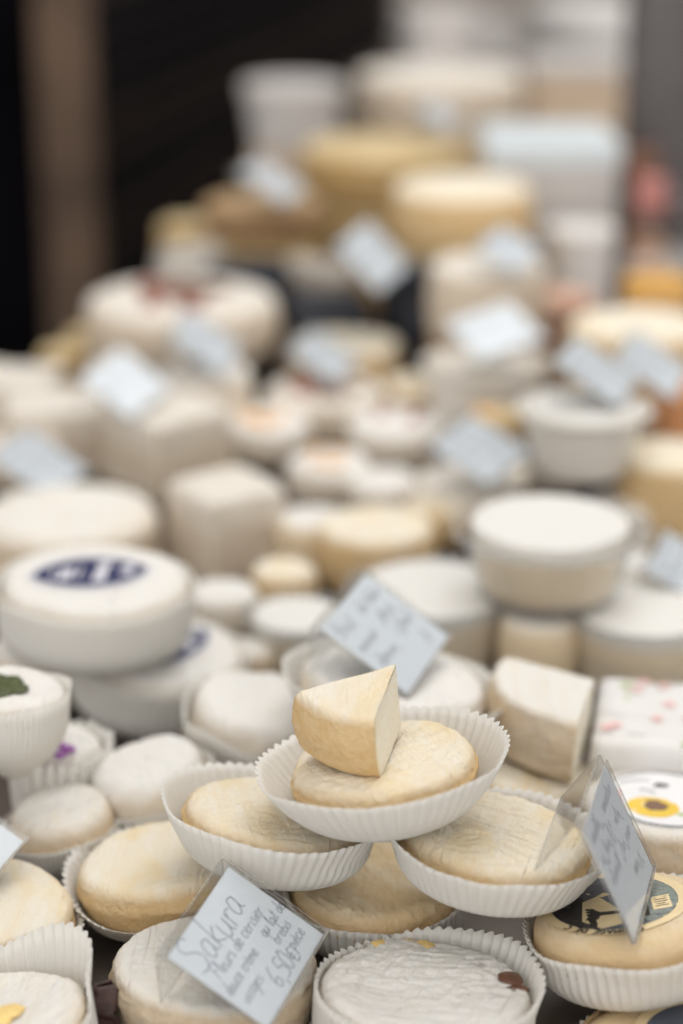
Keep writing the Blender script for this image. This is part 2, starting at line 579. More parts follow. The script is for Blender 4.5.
# ------------------------------------------------------------------ single-stroke handwriting
G = {
 'S': (.62, [[(.55,.85),(.38,1.0),(.15,.88),(.18,.66),(.42,.5),(.52,.25),(.34,.02),(.06,.08)]]),
 'F': (.5, [[(.5,1.0),(.16,.95),(.12,.5),(.06,.0)],[(.1,.52),(.38,.55)]]),
 'B': (.55, [[(.12,1.0),(.1,.5),(.08,.0)],[(.1,.98),(.42,.9),(.4,.62),(.12,.54),(.48,.4),(.44,.08),(.06,.02)]]),
 'C': (.55, [[(.5,.85),(.3,1.0),(.08,.6),(.1,.2),(.3,.0),(.52,.14)]]),
 'P': (.5, [[(.14,1.0),(.1,.5),(.08,.0)],[(.12,.98),(.42,.9),(.42,.6),(.12,.48)]]),
 'L': (.5, [[(.2,1.0),(.12,.5),(.08,.04),(.45,.06)]]),
 'a': (.46, [[(.36,.46),(.16,.48),(.04,.2),(.16,.0),(.34,.18),(.37,.46),(.36,.12),(.46,.04)]]),
 'b': (.42, [[(.14,1.0),(.08,.4),(.08,.06),(.28,.0),(.36,.26),(.22,.42),(.08,.28)]]),
 'c': (.38, [[(.34,.4),(.18,.5),(.04,.24),(.16,.0),(.36,.1)]]),
 'd': (.46, [[(.34,.4),(.16,.46),(.04,.2),(.16,.0),(.32,.16),(.4,1.0),(.36,.3),(.44,.02)]]),
 'e': (.4, [[(.04,.22),(.3,.3),(.26,.48),(.1,.42),(.04,.18),(.18,.0),(.38,.1)]]),
 'f': (.34, [[(.34,.92),(.22,1.0),(.14,.6),(.1,-.3)],[(.02,.42),(.3,.46)]]),
 'g': (.44, [[(.36,.42),(.16,.48),(.05,.22),(.18,.02),(.34,.2),(.36,.44),(.3,-.3),(.1,-.34)]]),
 'h': (.44, [[(.14,1.0),(.08,.0)],[(.1,.26),(.26,.46),(.34,.3),(.36,.0)]]),
 'i': (.2, [[(.1,.46),(.08,.08),(.18,.02)],[(.13,.66),(.14,.7)]]),
 'k': (.42, [[(.14,1.0),(.08,.0)],[(.36,.5),(.1,.22),(.38,.0)]]),
 'l': (.22, [[(.06,.3),(.2,.86),(.14,1.0),(.08,.3),(.18,.0)]]),
 'm': (.62, [[(.06,.46),(.06,.0)],[(.06,.3),(.2,.48),(.28,.3),(.28,.0)],[(.28,.3),(.44,.48),(.52,.3),(.56,.0)]]),
 'n': (.44, [[(.06,.46),(.06,.0)],[(.06,.3),(.22,.48),(.34,.3),(.38,.0)]]),
 'o': (.4, [[(.2,.48),(.05,.26),(.16,.0),(.34,.2),(.26,.46),(.16,.46)]]),
 'p': (.44, [[(.12,.48),(.08,-.4)],[(.1,.3),(.26,.5),(.38,.28),(.24,.02),(.08,.1)]]),
 'r': (.34, [[(.06,.46),(.06,.0)],[(.06,.28),(.18,.46),(.32,.42)]]),
 's': (.34, [[(.3,.42),(.14,.48),(.1,.3),(.28,.2),(.22,.02),(.03,.05)]]),
 't': (.3, [[(.16,.86),(.1,.1),(.26,.02)],[(.02,.54),(.28,.56)]]),
 'u': (.46, [[(.06,.46),(.06,.1),(.2,.0),(.36,.2),(.38,.46),(.37,.08),(.46,.02)]]),
 'v': (.4, [[(.04,.46),(.18,.0),(.36,.48)]]),
 'z': (.4, [[(.05,.45),(.34,.45),(.05,.02),(.36,.02)]]),
 '6': (.5, [[(.4,1.0),(.16,.66),(.06,.24),(.2,.0),(.42,.14),(.36,.4),(.1,.3)]]),
 '5': (.5, [[(.48,1.0),(.16,.98),(.12,.6),(.4,.56),(.42,.12),(.06,.04)]]),
 '3': (.46, [[(.06,.9),(.36,.96),(.34,.66),(.14,.54),(.4,.4),(.36,.06),(.04,.06)]]),
 '0': (.52, [[(.26,1.0),(.06,.6),(.14,.06),(.36,.06),(.48,.5),(.36,.96),(.22,.98)]]),
 ',': (.2, [[(.12,.06),(.04,-.2)]]),
 'E': (.46, [[(.44,.66),(.2,.7),(.1,.36),(.2,.0),(.44,.08)],[(.02,.42),(.32,.44)],[(.02,.26),(.3,.28)]]),
 "'": (.16, [[(.1,1.0),(.06,.8)]]),
}
GRAVE = [(.1, .74), (.24, .6)]


def write(mb, text, x, y, size, w, z, rng, slant=0.12, shrink=1.0):
    cx = x
    for ch in text:
        if ch == ' ':
            cx += size * 0.3
            continue
        key = {'è': 'e', '€': 'E', 'é': 'e'}.get(ch, ch)
        adv, strokes = G[key]
        strokes = list(strokes)
        if ch in 'èé':
            strokes = strokes + [GRAVE]
        jy = rng.uniform(-.05, .05) * size
        for st in strokes:
            pts = [(cx + (px + slant * py) * size * shrink, y + jy + py * size) for px, py in st]
            mb.ribbon(smooth_line(pts), w, z)
        cx += adv * size * shrink * rng.uniform(.95, 1.08)
    return cx


def scribble(mb, x, y, length, size, w, z, rng):
    """a handwritten word that the photo does not let one read: loops of cursive"""
    pts = []
    t = 0
    while t < length:
        up = size * rng.choice((.45, .5, .5, .95, .55, -.3))
        pts += [(x + t, y + rng.uniform(0, .06) * size), (x + t + size * .16, y + up), (x + t + size * .2, y + up * .6)]
        t += size * rng.uniform(.26, .38)
    mb.ribbon(smooth_line(pts, 4), w, z)


# block capitals for the printed labels (unit height, width .6)
CAP = {
 'F': [[(0,0),(0,1),(.55,1)],[(0,.52),(.45,.52)]],
 'R': [[(0,0),(0,1),(.5,.95),(.5,.6),(0,.5)],[(.25,.5),(.55,0)]],
 'O': [[(.28,1),(.03,.7),(.03,.3),(.28,0),(.53,.3),(.53,.7),(.28,1)]],
 'M': [[(0,0),(.05,1),(.3,.35),(.55,1),(.6,0)]],
 'A': [[(0,0),(.28,1),(.56,0)],[(.12,.38),(.44,.38)]],
 'G': [[(.52,.85),(.28,1),(.03,.6),(.06,.2),(.3,0),(.53,.15),(.53,.45),(.32,.45)]],
 'E': [[(.52,1),(0,1),(0,0),(.52,0)],[(0,.52),(.42,.52)]],
 'D': [[(0,0),(0,1),(.4,.9),(.53,.5),(.4,.1),(0,0)]],
 'C': [[(.52,.85),(.28,1),(.03,.65),(.03,.3),(.28,0),(.52,.15)]],
 'H': [[(0,0),(0,1)],[(.52,0),(.52,1)],[(0,.5),(.52,.5)]],
 'V': [[(0,1),(.28,0),(.55,1)]],
}


# ------------------------------------------------------------------ price signs
LEG = Vector((0, -0.50, -0.866))


def sign_bodies(root, w, h, leg=0.028, shift=(0.0, 0.0)):
    """clear acrylic holder bent at its top edge: two face sheets, a bent back leg; the card stands between the sheets"""
    mb = MB()
    mb.box((-w/2, -h/2, -0.0024), (w/2, h/2, -0.0014), 0, 1)
    mb.box((-w/2, -h/2, -0.0002), (w/2, h/2 - 0.0035, 0.0005), 0, 1)
    mb.box((-w/2, -h/2 - 0.0010, -0.0024), (w/2, -h/2, 0.0005), 1, 1)
    # leg sheet
    L = LEG
    nrm = Vector((0, 0.866, -0.50))
    o = Vector((0, h/2 - 0.0004, -0.0020))
    lv = []
    for t in (0, leg):
        for s in (-1, 1):
            for q in (0.0, 0.0011):
                p = o + L * t + nrm * q
                lv.append((s * w/2, p.y, p.z))
    # order: t0 s-1 q0,q1 ; t0 s1 q0,q1 ; t1 s-1 ...
    mb.add(lv, [(0, 2, 6, 4), (1, 5, 7, 3)], 0)
    mb.add(lv, [(0, 4, 5, 1), (2, 3, 7, 6), (4, 6, 7, 5), (0, 1, 3, 2)], 1)
    mb.build('acrylic_holder', [M['acrylic'], M['acrylic_edge']], root, smooth=False)
    cm = MB()
    dx, dy = shift
    cm.box((-w/2 + 0.0012 + dx, -h/2 + 0.0002, -0.0011), (w/2 - 0.0030 + dx, h/2 - 0.0045 + dy, -0.0007))
    card = cm.build('paper_card', M['card'], root, smooth=False)
    return card


def price_sign(center, rotm, w, h, label, text=None, seed=1, group='handwritten price signs', leg=0.028, shift=(0, 0)):
    rot = rotm.to_euler()
    t = thing('price_sign', center, rot, label, 'price sign', group)
    card = sign_bodies(t, w, h, leg, shift)
    rng = random.Random(seed)
    mb = MB()
    z = -0.00064
    if text == 'sakura':
        k = w / 0.068
        wd = 0.00042
        write(mb, 'Sakura', -0.030*k, 0.0070*k, 0.0185*k, wd*1.1, z, rng, shrink=0.92)
        write(mb, 'Fleurs de cerisier', -0.026*k, -0.0005*k, 0.0074*k, wd*.85, z, rng)
        write(mb, 'douce crème', -0.030*k, -0.0085*k, 0.0070*k, wd*.85, z, rng, shrink=.9)
        write(mb, 'au lait de', 0.009*k, -0.0075*k, 0.0068*k, wd*.85, z, rng, shrink=.9)
        write(mb, 'brebis', 0.010*k, -0.0142*k, 0.0068*k, wd*.85, z, rng)
        write(mb, 'vosges', -0.028*k, -0.0165*k, 0.0070*k, wd*.85, z, rng)
        write(mb, '6,50€', -0.010*k, -0.0255*k, 0.0105*k, wd, z, rng, shrink=.95)
        write(mb, 'pièce', 0.0125*k, -0.0215*k, 0.0072*k, wd*.9, z, rng)
    elif text == 'bout':
        k = w / 0.07
        wd = 0.00044
        write(mb, 'Bout', -0.029*k, 0.0125*k, 0.0105*k, wd, z, rng)
        write(mb, 'de', 0.000*k, 0.0125*k, 0.0095*k, wd, z, rng)
        scribble(mb, 0.012*k, 0.013*k, 0.013*k, 0.008*k, wd, z, rng)
        scribble(mb, -0.028*k, 0.000*k, 0.022*k, 0.0085*k, wd, z, rng)
        scribble(mb, 0.004*k, 0.002*k, 0.018*k, 0.0085*k, wd, z, rng)
        scribble(mb, -0.026*k, -0.0125*k, 0.021*k, 0.009*k, wd, z, rng)
        scribble(mb, 0.006*k, -0.009*k, 0.019*k, 0.0085*k, wd, z, rng)
        scribble(mb, 0.016*k, -0.0225*k, 0.007*k, 0.008*k, wd, z, rng)
    else:
        k = w / 0.07
        rows = ((0.015, -0.028, 0.024), (0.015, 0.002, 0.022), (0.004, -0.028, 0.030), (0.004, 0.010, 0.014), (-0.007, -0.027, 0.020), (-0.007, 0.000, 0.024), (-0.020, 0.006, 0.018))
        for (yy, xx, ln) in rows:
            scribble(mb, xx*k, yy*k, ln*k, 0.0085*k, 0.00038 if text == 'light' else 0.0003, z, rng)
    hw = mb.build('handwriting', M['ink'], card, smooth=False)
    return t


def frame(x, y, n):
    """rotation whose columns are the sign's own right, up and outward directions"""
    x, y, n = Vector(x).normalized(), Vector(y), Vector(n)
    y = (y - x * y.dot(x)).normalized()
    n = x.cross(y)
    return Matrix((x, y, n)).transposed()


# ------------------------------------------------------------------ labels printed on cheeses
def disc_on(rel, cx, cy, rx, ry, ang, z, n=40, rings=6, mi=0, mb=None, shape=None):
    mb = mb or MB()
    vs, fs = [], []
    ca, sa = math.cos(ang), math.sin(ang)
    for i in range(rings + 1):
        for j in range(n):
            a = 2 * PI * j / n
            q = (shape(a) if shape else (math.cos(a), math.sin(a)))
            lx, ly = q[0] * rx * i / rings, q[1] * ry * i / rings
            x, y = cx + lx * ca - ly * sa, cy + lx * sa + ly * ca
            vs.append((x, y, z + (rel.top(x, y) if rel else 0)))
    for i in range(rings):
        for j in range(n):
            k = (j + 1) % n
            fs.append((i * n + j, (i + 1) * n + j, (i + 1) * n + k, i * n + k))
    mb.add(vs, fs, mi)
    return mb


def drape(mb, rel):
    for v in mb.v:
        v.z += rel.top(v.x, v.y)
    return mb


def poly_on(mb, pts, z, mi=0):
    c = Vector((sum(p[0] for p in pts) / len(pts), sum(p[1] for p in pts) / len(pts)))
    # fan with a few rings so that it can follow the surface
    n = len(pts)
    vs, fs = [], []
    K = 4
    for i in range(K + 1):
        for p in pts:
            q = c.lerp(Vector(p), i / K)
            vs.append((q.x, q.y, z))
    for i in range(K):
        for j in range(n):
            k = (j + 1) % n
            fs.append((i * n + j, (i + 1) * n + j, (i + 1) * n + k, i * n + k))
    mb.add(vs, fs, mi)


def arc_text(mb, text, rad, a_start, size, w, z, mi=0, step=None, inward=False):
    """capitals along a circle, read clockwise with their heads outward"""
    a = a_start
    for ch in text:
        if ch == ' ':
            a -= size * .5 / rad
            continue
        for st in CAP[ch]:
            pts = []
            for i in range(len(st) - 1):
                for k in range(3):
                    t = k / 3
                    px = st[i][0] + (st[i+1][0] - st[i][0]) * t
                    py = st[i][1] + (st[i+1][1] - st[i][1]) * t
                    pts.append((px, py))
            pts.append(st[-1])
            pl = []
            for px, py in pts:
                aa = a - px * size / rad
                rr = rad + py * size
                pl.append((rr * math.cos(aa), rr * math.sin(aa)))
            mb.ribbon(pl, w, z, mi)
        a -= size * .78 / rad


def landscape_label(root, rel, h, cx, cy, r, spin):
    """round label: cream rim with capitals, slate sky, pale ground, bare tree, sage field with a cream plate"""
    mats = [M['label_cream'], M['label_slate'], M['label_dark'], M['label_sage'], M['label_brown'], M['label_white']]
    mb = MB()
    z = h + 0.0005
    disc_on(None, 0, 0, r, r, 0, z, 56, 10, 0, mb)
    disc_on(None, 0, 0, r * .85, r * .85, 0, z + .00008, 56, 10, 1, mb)
    def seg(a0, a1, rr, extra, mi, dz):
        pts = [(rr * math.cos(a0 + (a1 - a0) * i / 24), rr * math.sin(a0 + (a1 - a0) * i / 24)) for i in range(25)] + extra
        poly_on(mb, pts, z + dz, mi)
    seg(R(-62), R(60), r * .84, [(r*.28, r*.62), (r*.30, -r*.60)], 3, .00016)       # sage field on one side
    seg(R(150), R(255), r * .84, [(-r*.18, -r*.30), (-r*.42, r*.18)], 2, .00016)    # dark ground
    poly_on(mb, [(-r*.48, -r*.50), (-r*.42, r*.06), (-r*.20, r*.20), (-r*.06, -r*.06), (r*.06, -r*.30), (r*.06, -r*.70), (-r*.25, -r*.80)], z + .00024, 0)
    poly_on(mb, [(r*.04, -r*.16), (r*.26, -r*.16), (r*.26, -r*.72), (r*.04, -r*.72)], z + .00030, 4)
    # bare tree
    mb.ribbon([(r*.22, -r*.36), (r*.0, -r*.34), (-r*.22, -r*.34)], r*.10, z + .00036, 2)
    for k in (-2, -1, 0, 1, 2):
        mb.ribbon([(-r*.20, -r*.34), (-r*.30, -r*.34 + k*r*.05), (-r*.40, -r*.34 + k*r*.085)], r*.05, z + .0004, 2)
    poly_on(mb, [(r*.48, r*.02), (r*.74, r*.06), (r*.74, -r*.34), (r*.48, -r*.38)], z + .00024, 0)
    for k in range(5):
        mb.ribbon([(r*.52, -r*.02 - k*r*.065), (r*.60, -r*.01 - k*r*.065), (r*.70, 0 - k*r*.065)], r*.022, z + .0003, 2)
    mb.ribbon([(r*.40, r*.62), (r*.39, r*.1), (r*.38, -r*.55)], r*.07, z + .0003, 2)
    arc_text(mb, 'FROMAGE DE C', r * .865, R(-74), r * .115, r * .026, z + .00016, 2)
    for v in mb.v:
        x, y = v.x * math.cos(spin) - v.y * math.sin(spin), v.x * math.sin(spin) + v.y * math.cos(spin)
        v.x, v.y = x + cx, y + cy
    drape(mb, rel)
    return mb.build('round_label', mats, root, smooth=False)


def lens_shape(a):
    c, s = math.cos(a), math.sin(a)
    return (c, (abs(s) ** 1.4) * (1 if s >= 0 else -1))


def lens_label(root, rel, h, cx, cy, rx, ry, ang):
    """pointed navy oval with a pale outline and slanting pale marks"""
    mb = MB()
    z = h + 0.0006
    disc_on(None, 0, 0, rx * 1.04, ry * 1.10, 0, z, 48, 6, 1, mb, lens_shape)
    disc_on(None, 0, 0, rx, ry, 0, z + .0001, 48, 6, 0, mb, lens_shape)
    for (x0, hw, hh, sl, mi) in ((.16, .12, .62, .18, 1), (.64, .05, .34, .1, 1), (.54, .035, .28, .1, 1), (-.42, .11, .34, .1, 1), (-.62, .03, .22, .05, 1), (-.2, .03, .34, .1, 1)):
        poly_on(mb, [((x0 - hw - sl * .5) * rx, -hh * ry), ((x0 + hw - sl * .5) * rx, -hh * ry), ((x0 + hw + sl) * rx, hh * ry), ((x0 - hw + sl) * rx, hh * ry)], z + .0002, mi)
    rim = [(rx * .97 * lens_shape(2 * PI * i / 60)[0], ry * .95 * lens_shape(2 * PI * i / 60)[1]) for i in range(61)]
    mb.ribbon(rim, ry * .07, z + .0002, 1)
    for v in mb.v:
        x, y = v.x * math.cos(ang) - v.y * math.sin(ang), v.x * math.sin(ang) + v.y * math.cos(ang)
        v.x, v.y = x + cx, y + cy
    drape(mb, rel)
    return mb.build('oval_label', [M['navy'], M['silver']], root, smooth=False)


def ring_label(root, rel, h, r, spin=0.0):
    """white disc in a black ring: a yellow oval with a brown blot, a black blot, small grey print"""
    mats = [M['label_white'], M['label_black'], M['label_yellow'], M['label_brown'], M['label_grey'], M['pink'], M['green_ink']]
    mb = MB()
    z = h + 0.0005
    disc_on(None, 0, 0, r, r, 0, z, 56, 10, 0, mb)
    ring = [(r * .95 * math.cos(2*PI*i/72), r * .95 * math.sin(2*PI*i/72)) for i in range(73)]
    mb.ribbon(ring, r * .045, z + .0001, 1)
    disc_on(None, -r*.22, -r*.34, r*.40, r*.34, 0, z + .0001, 28, 4, 2, mb)
    poly_on(mb, [(-r*.36, -r*.36), (-r*.30, -r*.12), (-r*.12, -r*.10), (r*.04, -r*.28), (-r*.06, -r*.44), (-r*.28, -r*.46)], z + .0002, 3)
    poly_on(mb, [(-r*.12, r*.40), (-r*.02, r*.56), (r*.16, r*.50), (r*.10, r*.38)], z + .0001, 1)
    mb.ribbon([(-r*.62, r*.52), (-r*.45, r*.62), (-r*.25, r*.66), (-r*.12, r*.64)], r*.07, z + .0001, 4)
    mb.ribbon([(-r*.34, r*.30), (-r*.20, r*.24), (-r*.12, r*.16)], r*.08, z + .0001, 4)
    poly_on(mb, [(-r*.86, -r*.1), (-r*.74, r*.2), (-r*.62, r*.18), (-r*.66, -r*.2), (-r*.76, -r*.3)], z + .0001, 5)
    disc_on(None, r*.18, -r*.56, r*.07, r*.06, 0, z + .0001, 12, 2, 6, mb)
    mb.ribbon([(r*.62, r*.1), (r*.66, -r*.1), (r*.60, -r*.26)], r*.05, z + .0001, 4)
    for v in mb.v:
        x, y = v.x * math.cos(spin) - v.y * math.sin(spin), v.x * math.sin(spin) + v.y * math.cos(spin)
        v.x, v.y = x, y
    drape(mb, rel)
    return mb.build('round_label', mats, root, smooth=False)


# ------------------------------------------------------------------ other shapes
def block_body(parent, sx, sy, h, mat, seed, taper=0.92, name='cheese_body', n=14, rnd=0.16, amp=0.0016):
    """a square block with soft corners and an uneven rind"""
    vs, fs, ed = [], [], []
    idx = {}
    def key(i, j, k):
        if (i, j, k) in idx:
            return idx[(i, j, k)]
        x, y, z = 2*i/n - 1, 2*j/n - 1, 2*k/n - 1
        # superquadric-like rounding
        p = Vector((x, y, z))
        q = Vector((max(-1+rnd, min(1-rnd, x)), max(-1+rnd, min(1-rnd, y)), max(-1+rnd, min(1-rnd, z))))
        d = p - q
        if d.length > 1e-9:
            p = q + d.normalized() * rnd * min(1.0, max(abs(d.x), abs(d.y), abs(d.z)) / rnd)
        tp = 1 - (1 - taper) * (p.z + 1) / 2
        w = Vector((p.x * sx / 2 * tp, p.y * sy / 2 * tp, (p.z + 1) / 2 * h))
        f = amp * nz(w.x * 60 + seed * 5, w.y * 60, w.z * 60) + amp * .5 * nz(w.x * 200, w.y * 200 + seed, w.z * 200)
        w += Vector((p.x, p.y, p.z)) * f * (1 if k > 0 else 0)
        idx[(i, j, k)] = len(vs)
        vs.append(w)
        ed.append(min(1.0, max(0.0, 1.0 - p.z * 0.5 - 0.5 + (0.5 if max(abs(p.x), abs(p.y)) > 0.9 and p.z < .95 else 0))))
        return idx[(i, j, k)]
    for a in range(n):
        for b in range(n):
            for q in (((a, b, 0), (a, b+1, 0), (a+1, b+1, 0), (a+1, b, 0)), ((a, b, n), (a+1, b, n), (a+1, b+1, n), (a, b+1, n)),
                      ((a, 0, b), (a+1, 0, b), (a+1, 0, b+1), (a, 0, b+1)), ((a, n, b), (a, n, b+1), (a+1, n, b+1), (a+1, n, b)),
                      ((0, a, b), (0, a, b+1), (0, a+1, b+1), (0, a+1, b)), ((n, a, b), (n, a+1, b), (n, a+1, b+1), (n, a, b+1))):
                fs.append(tuple(key(*c) for c in q))
    o = obj(name, vs, fs, M[mat], parent)
    edge_attr(o, ed)
    return o


def block(name, uvz, wx, wy, h, mat, label, rz=0.0, taper=0.92, group=None, rot=(0, 0), case=None, n=14):
    SEED[0] += 1
    p = at(*uvz)
    k = mpp(p)
    r3 = (R(rot[0]), R(rot[1]), R(rz))
    t = thing(name, seat(p, r3, h), r3, label, 'cheese', group)
    block_body(t, wx * k, wy * k, h, mat, SEED[0], taper, n=n)
    return t


def log_body(parent, length, rad, mat, seed, name='cheese_body'):
    vs, fs, ed = [], [], []
    n, m = 28, 26
    for i in range(m + 1):
        t = i / m
        x = (t - .5) * length
        e = min(1.0, min(t, 1 - t) * length / (rad * .5))
        rr = rad * math.sqrt(max(0.0, 1 - (1 - e) ** 2)) if e < 1 else rad
        rr = max(rr, 1e-4)
        for j in range(n):
            a = 2 * PI * j / n
            q = rr * (1 + .09 * nz(x * 40 + seed, math.cos(a) * 1.5, math.sin(a) * 1.5) + .05 * nz(x * 140 + seed, math.cos(a) * 5, math.sin(a) * 5))
            vs.append((x, q * math.cos(a), rad + q * math.sin(a)))
            ed.append(.5 + .5 * math.sin(a + seed))
    for i in range(m):
        for j in range(n):
            k = (j + 1) % n
            fs.append((i*n + j, (i+1)*n + j, (i+1)*n + k, i*n + k))
    o = obj(name, vs, fs, M[mat], parent)
    edge_attr(o, ed)
    return o


def lumps(parent, name, mat, spots, seed=0, res=10, rel=None):
    """soft irregular lumps: spots = (x, y, z, radius, flatten)"""
    mb = MB()
    for q, (x, y, z, r, fl) in enumerate(spots):
        z += rel.top(x, y) if rel else 0
        vs, fs = [], []
        for i in range(res + 1):
            th = PI * i / res
            for j in range(res * 2):
                ph = PI * j / res
                d = Vector((math.sin(th) * math.cos(ph), math.sin(th) * math.sin(ph), math.cos(th)))
                k = r * (1 + .28 * nz(d.x * 1.6 + q * 3 + seed, d.y * 1.6, d.z * 1.6) + .1 * nz(d.x * 5, d.y * 5 + q, d.z * 5))
                vs.append((x + d.x * k, y + d.y * k, z + d.z * k * fl))
        w = res * 2
        for i in range(res):
            for j in range(w):
                k = (j + 1) % w
                fs.append((i*w + j, (i+1)*w + j, (i+1)*w + k, i*w + k))
        mb.add(vs, fs)
    return mb.build(name, M[mat], parent)


def dish_body(parent, r_base, r_rim, h, mat, name='dish', lip=0.006, thick=0.0016, n=64, fl=0.0):
    pr = [(1e-5, 0), (r_base * .96, 0), (r_base, .002)]
    for i in range(1, 6):
        t = i / 5
        pr.append((r_base + (r_rim - r_base) * t, .002 + (h - .002) * t))
    pr += [(r_rim + lip * .6, h + .0006), (r_rim + lip, h), (r_rim + lip, h - .0012)]
    pr += [(r_rim + lip * .5, h - .0010), (r_rim - thick * .3, h - thick)]
    for i in range(4, -1, -1):
        t = i / 5
        pr.append((r_base + (r_rim - r_base) * t - thick, .002 + thick + (h - .002) * t - (thick if t > .9 else 0)))
    pr.append((1e-5, .002 + thick))
    mb = MB()
    fn = None
    if fl:
        fn = lambda a, r, z: (r * math.cos(a) * (1 + fl * math.sin(a * 24) * z / h), r * math.sin(a) * (1 + fl * math.sin(a * 24) * z / h), z)
    mb.lathe(pr, n, 0, fn)
    return mb.build(name, M[mat], parent)


def cheese_in_dish(uvz, rim_px, top_px, h, label, cheese_mat='rind_ivory', dish_mat='plastic', rot=(0, 0, 0), group=None, depth=.0, base_f=.74, dish_h=None, lip=.007, name='cheese_tub', cat='cheese in a dish', wall=True, dish_z=0.0, below=0.0):
    """a soft white cheese that fills a dish with a wide lip"""
    SEED[0] += 1
    p = at(*uvz)
    k = mpp(p)
    rot = tuple(R(a) for a in rot)
    t = thing(name, seat(p, rot, h), rot, label, cat, group)
    rr = rim_px * k / 2 - lip
    rad = top_px * k / 2
    dh = dish_h or h
    dish_body(t, rr * base_f, rr, dh, dish_mat, 'dish', lip)
    # the cheese: follows the dish, slightly domed top standing level with the rim
    pr = []
    rb = min(rad, rr * base_f) - .003
    for i in range(4):
        pr.append((max(1e-5, rb * i / 4), .004, 1.0))
    pr.append((rb, .0045, 1.0))
    steps = 8
    for i in range(1, steps + 1):
        q = i / steps
        pr.append((rb + (rad - rb) * q ** .8, .0045 + (h - .0045 - .003) * q, 1.0 if q < .7 else 1 - (q - .7) / .3))
    for i in range(1, 6):
        a = PI / 2 * i / 5
        pr.append((rad - .004 + .004 * math.cos(a), h - .003 + .003 * math.sin(a), 0.0))
    for i in range(1, 10):
        pr.append((max(1e-5, (rad - .004) * (1 - i / 9)), h, 0.0))
    vs, fs, ed = [], [], []
    n, m = 72, len(pr)
    rel = Relief(SEED[0], rad, 0, .0008)
    for j in range(n):
        a = 2 * PI * j / n
        for (r, z, e) in pr:
            x, y = r * math.cos(a), r * math.sin(a)
            vs.append((x, y, z + rel.top(x, y) * (z / h) ** 2 - below * (1 if z > .01 else 0)))
            ed.append(e)
    for j in range(n):
        q = (j + 1) % n
        for i in range(m - 1):
            fs.append((j*m + i, q*m + i, q*m + i + 1, j*m + i + 1))
    o = obj('cheese_body', vs, fs, M[cheese_mat], t)
    edge_attr(o, ed)
    return t


def tub(name, uvz, wpx, h, body, lid, label, cat='tub', rot=(0, 0, 0), taper=.86, square=False, deep=None, lid_h=.012, group=None, open_=False, fill=None, under=None):
    """round or square lidded container"""
    p = at(*uvz)
    if under:                                   # stands below another one
        p = Vector((under.location.x, under.location.y, under.location.z - .0005))
    k = mpp(p)
    rot = tuple(R(a) for a in rot)
    t = thing(name, seat(p, rot, h), rot, label, cat, group)
    r = wpx * k / 2
    if square:
        d = (deep or wpx) * k / 2
        mb = MB()
        tp = taper
        z1 = h - lid_h
        vs = [(-r*tp, -d*tp, 0), (r*tp, -d*tp, 0), (r*tp, d*tp, 0), (-r*tp, d*tp, 0), (-r*.97, -d*.97, z1), (r*.97, -d*.97, z1), (r*.97, d*.97, z1), (-r*.97, d*.97, z1)]
        mb.add(vs, [(0, 3, 2, 1), (4, 5, 6, 7), (0, 1, 5, 4), (1, 2, 6, 5), (2, 3, 7, 6), (3, 0, 4, 7)])
        bevel(mb.build('container', M[body], t, smooth=False), .004)
        ml = MB()
        ml.box((-r, -d, z1), (r, d, h - .003))
        ml.box((-r*.9, -d*.9, h - .003), (r*.9, d*.9, h))
        bevel(ml.build('lid', M[lid], t, smooth=False), .003)
    elif open_:
        dish_body(t, r * taper, r - .004, h, body, 'container', .004)
        if fill:
            mb = MB()
            pr = [(1e-5, .005)] + [((r * taper - .004) + (r - r * taper - .002) * q / 4 * .9, .005 + (h * .86) * q / 4) for q in range(5)]
            for i in range(1, 6):
                pr.append((max(1e-5, pr[5][0] * (1 - i / 5)), h * .86 + .005 + .004 * math.sin(i)))
            rel = Relief(len(label), r, 0, .006)
            mb.lathe(pr, 40, 0, lambda a, q, z: (q * math.cos(a), q * math.sin(a), z + (rel.top(q * math.cos(a), q * math.sin(a)) if z > h * .5 else 0)))
            mb.build('filling', M[fill], t)
    else:
        z1 = h - lid_h
        mb = MB()
        mb.lathe([(1e-5, 0), (r*taper - .003, 0), (r*taper, .003), (r*.96, z1), (1e-5, z1)], 56)
        autosmooth(mb.build('container', M[body], t))
        ml = MB()
        ml.lathe([(1e-5, z1), (r, z1), (r*1.01, z1 + .002), (r*1.01, h - .003), (r*.98, h - .001), (r*.9, h - .001), (r*.87, h - .003), (1e-5, h - .003)], 56)
        autosmooth(ml.build('lid', M[lid], t))
    return t


def jar(uvz, wpx, h, fill, lid, label, rot=(0, 0, 0), group=None):
    p = at(*uvz)
    k = mpp(p)
    t = thing('glass_jar', seat(p, (0, 0, 0), h), (0, 0, 0), label, 'jar', group)
    r = wpx * k / 2
    z1 = h * .84
    mb = MB()
    mb.lathe([(1e-5, 0), (r*.94, 0), (r, .006), (r, z1 * .88), (r*.84, z1), (r*.82, z1)], 48)
    mb.build('glass_body', M['glass'], t)
    mf = MB()
    mf.lathe([(1e-5, .003), (r*.92, .003), (r*.96, .008), (r*.96, z1 * .8), (1e-5, z1 * .8)], 40)
    autosmooth(mf.build('contents', M[fill], t))
    ml = MB()
    ml.lathe([(1e-5, z1 - .004), (r*.88, z1 - .004), (r*.9, z1), (r*.9, h - .003), (r*.86, h), (1e-5, h)], 48)
    autosmooth(ml.build('lid', M[lid], t))
    return t
# ================================================================== THE SETTING
def slab(name, lo, hi, mat, bev=0.0):
    mb = MB()
    mb.box(lo, hi)
    o = mb.build(name, M[mat], None, smooth=False)
    if bev:
        bevel(o, bev)
    return structure(o)


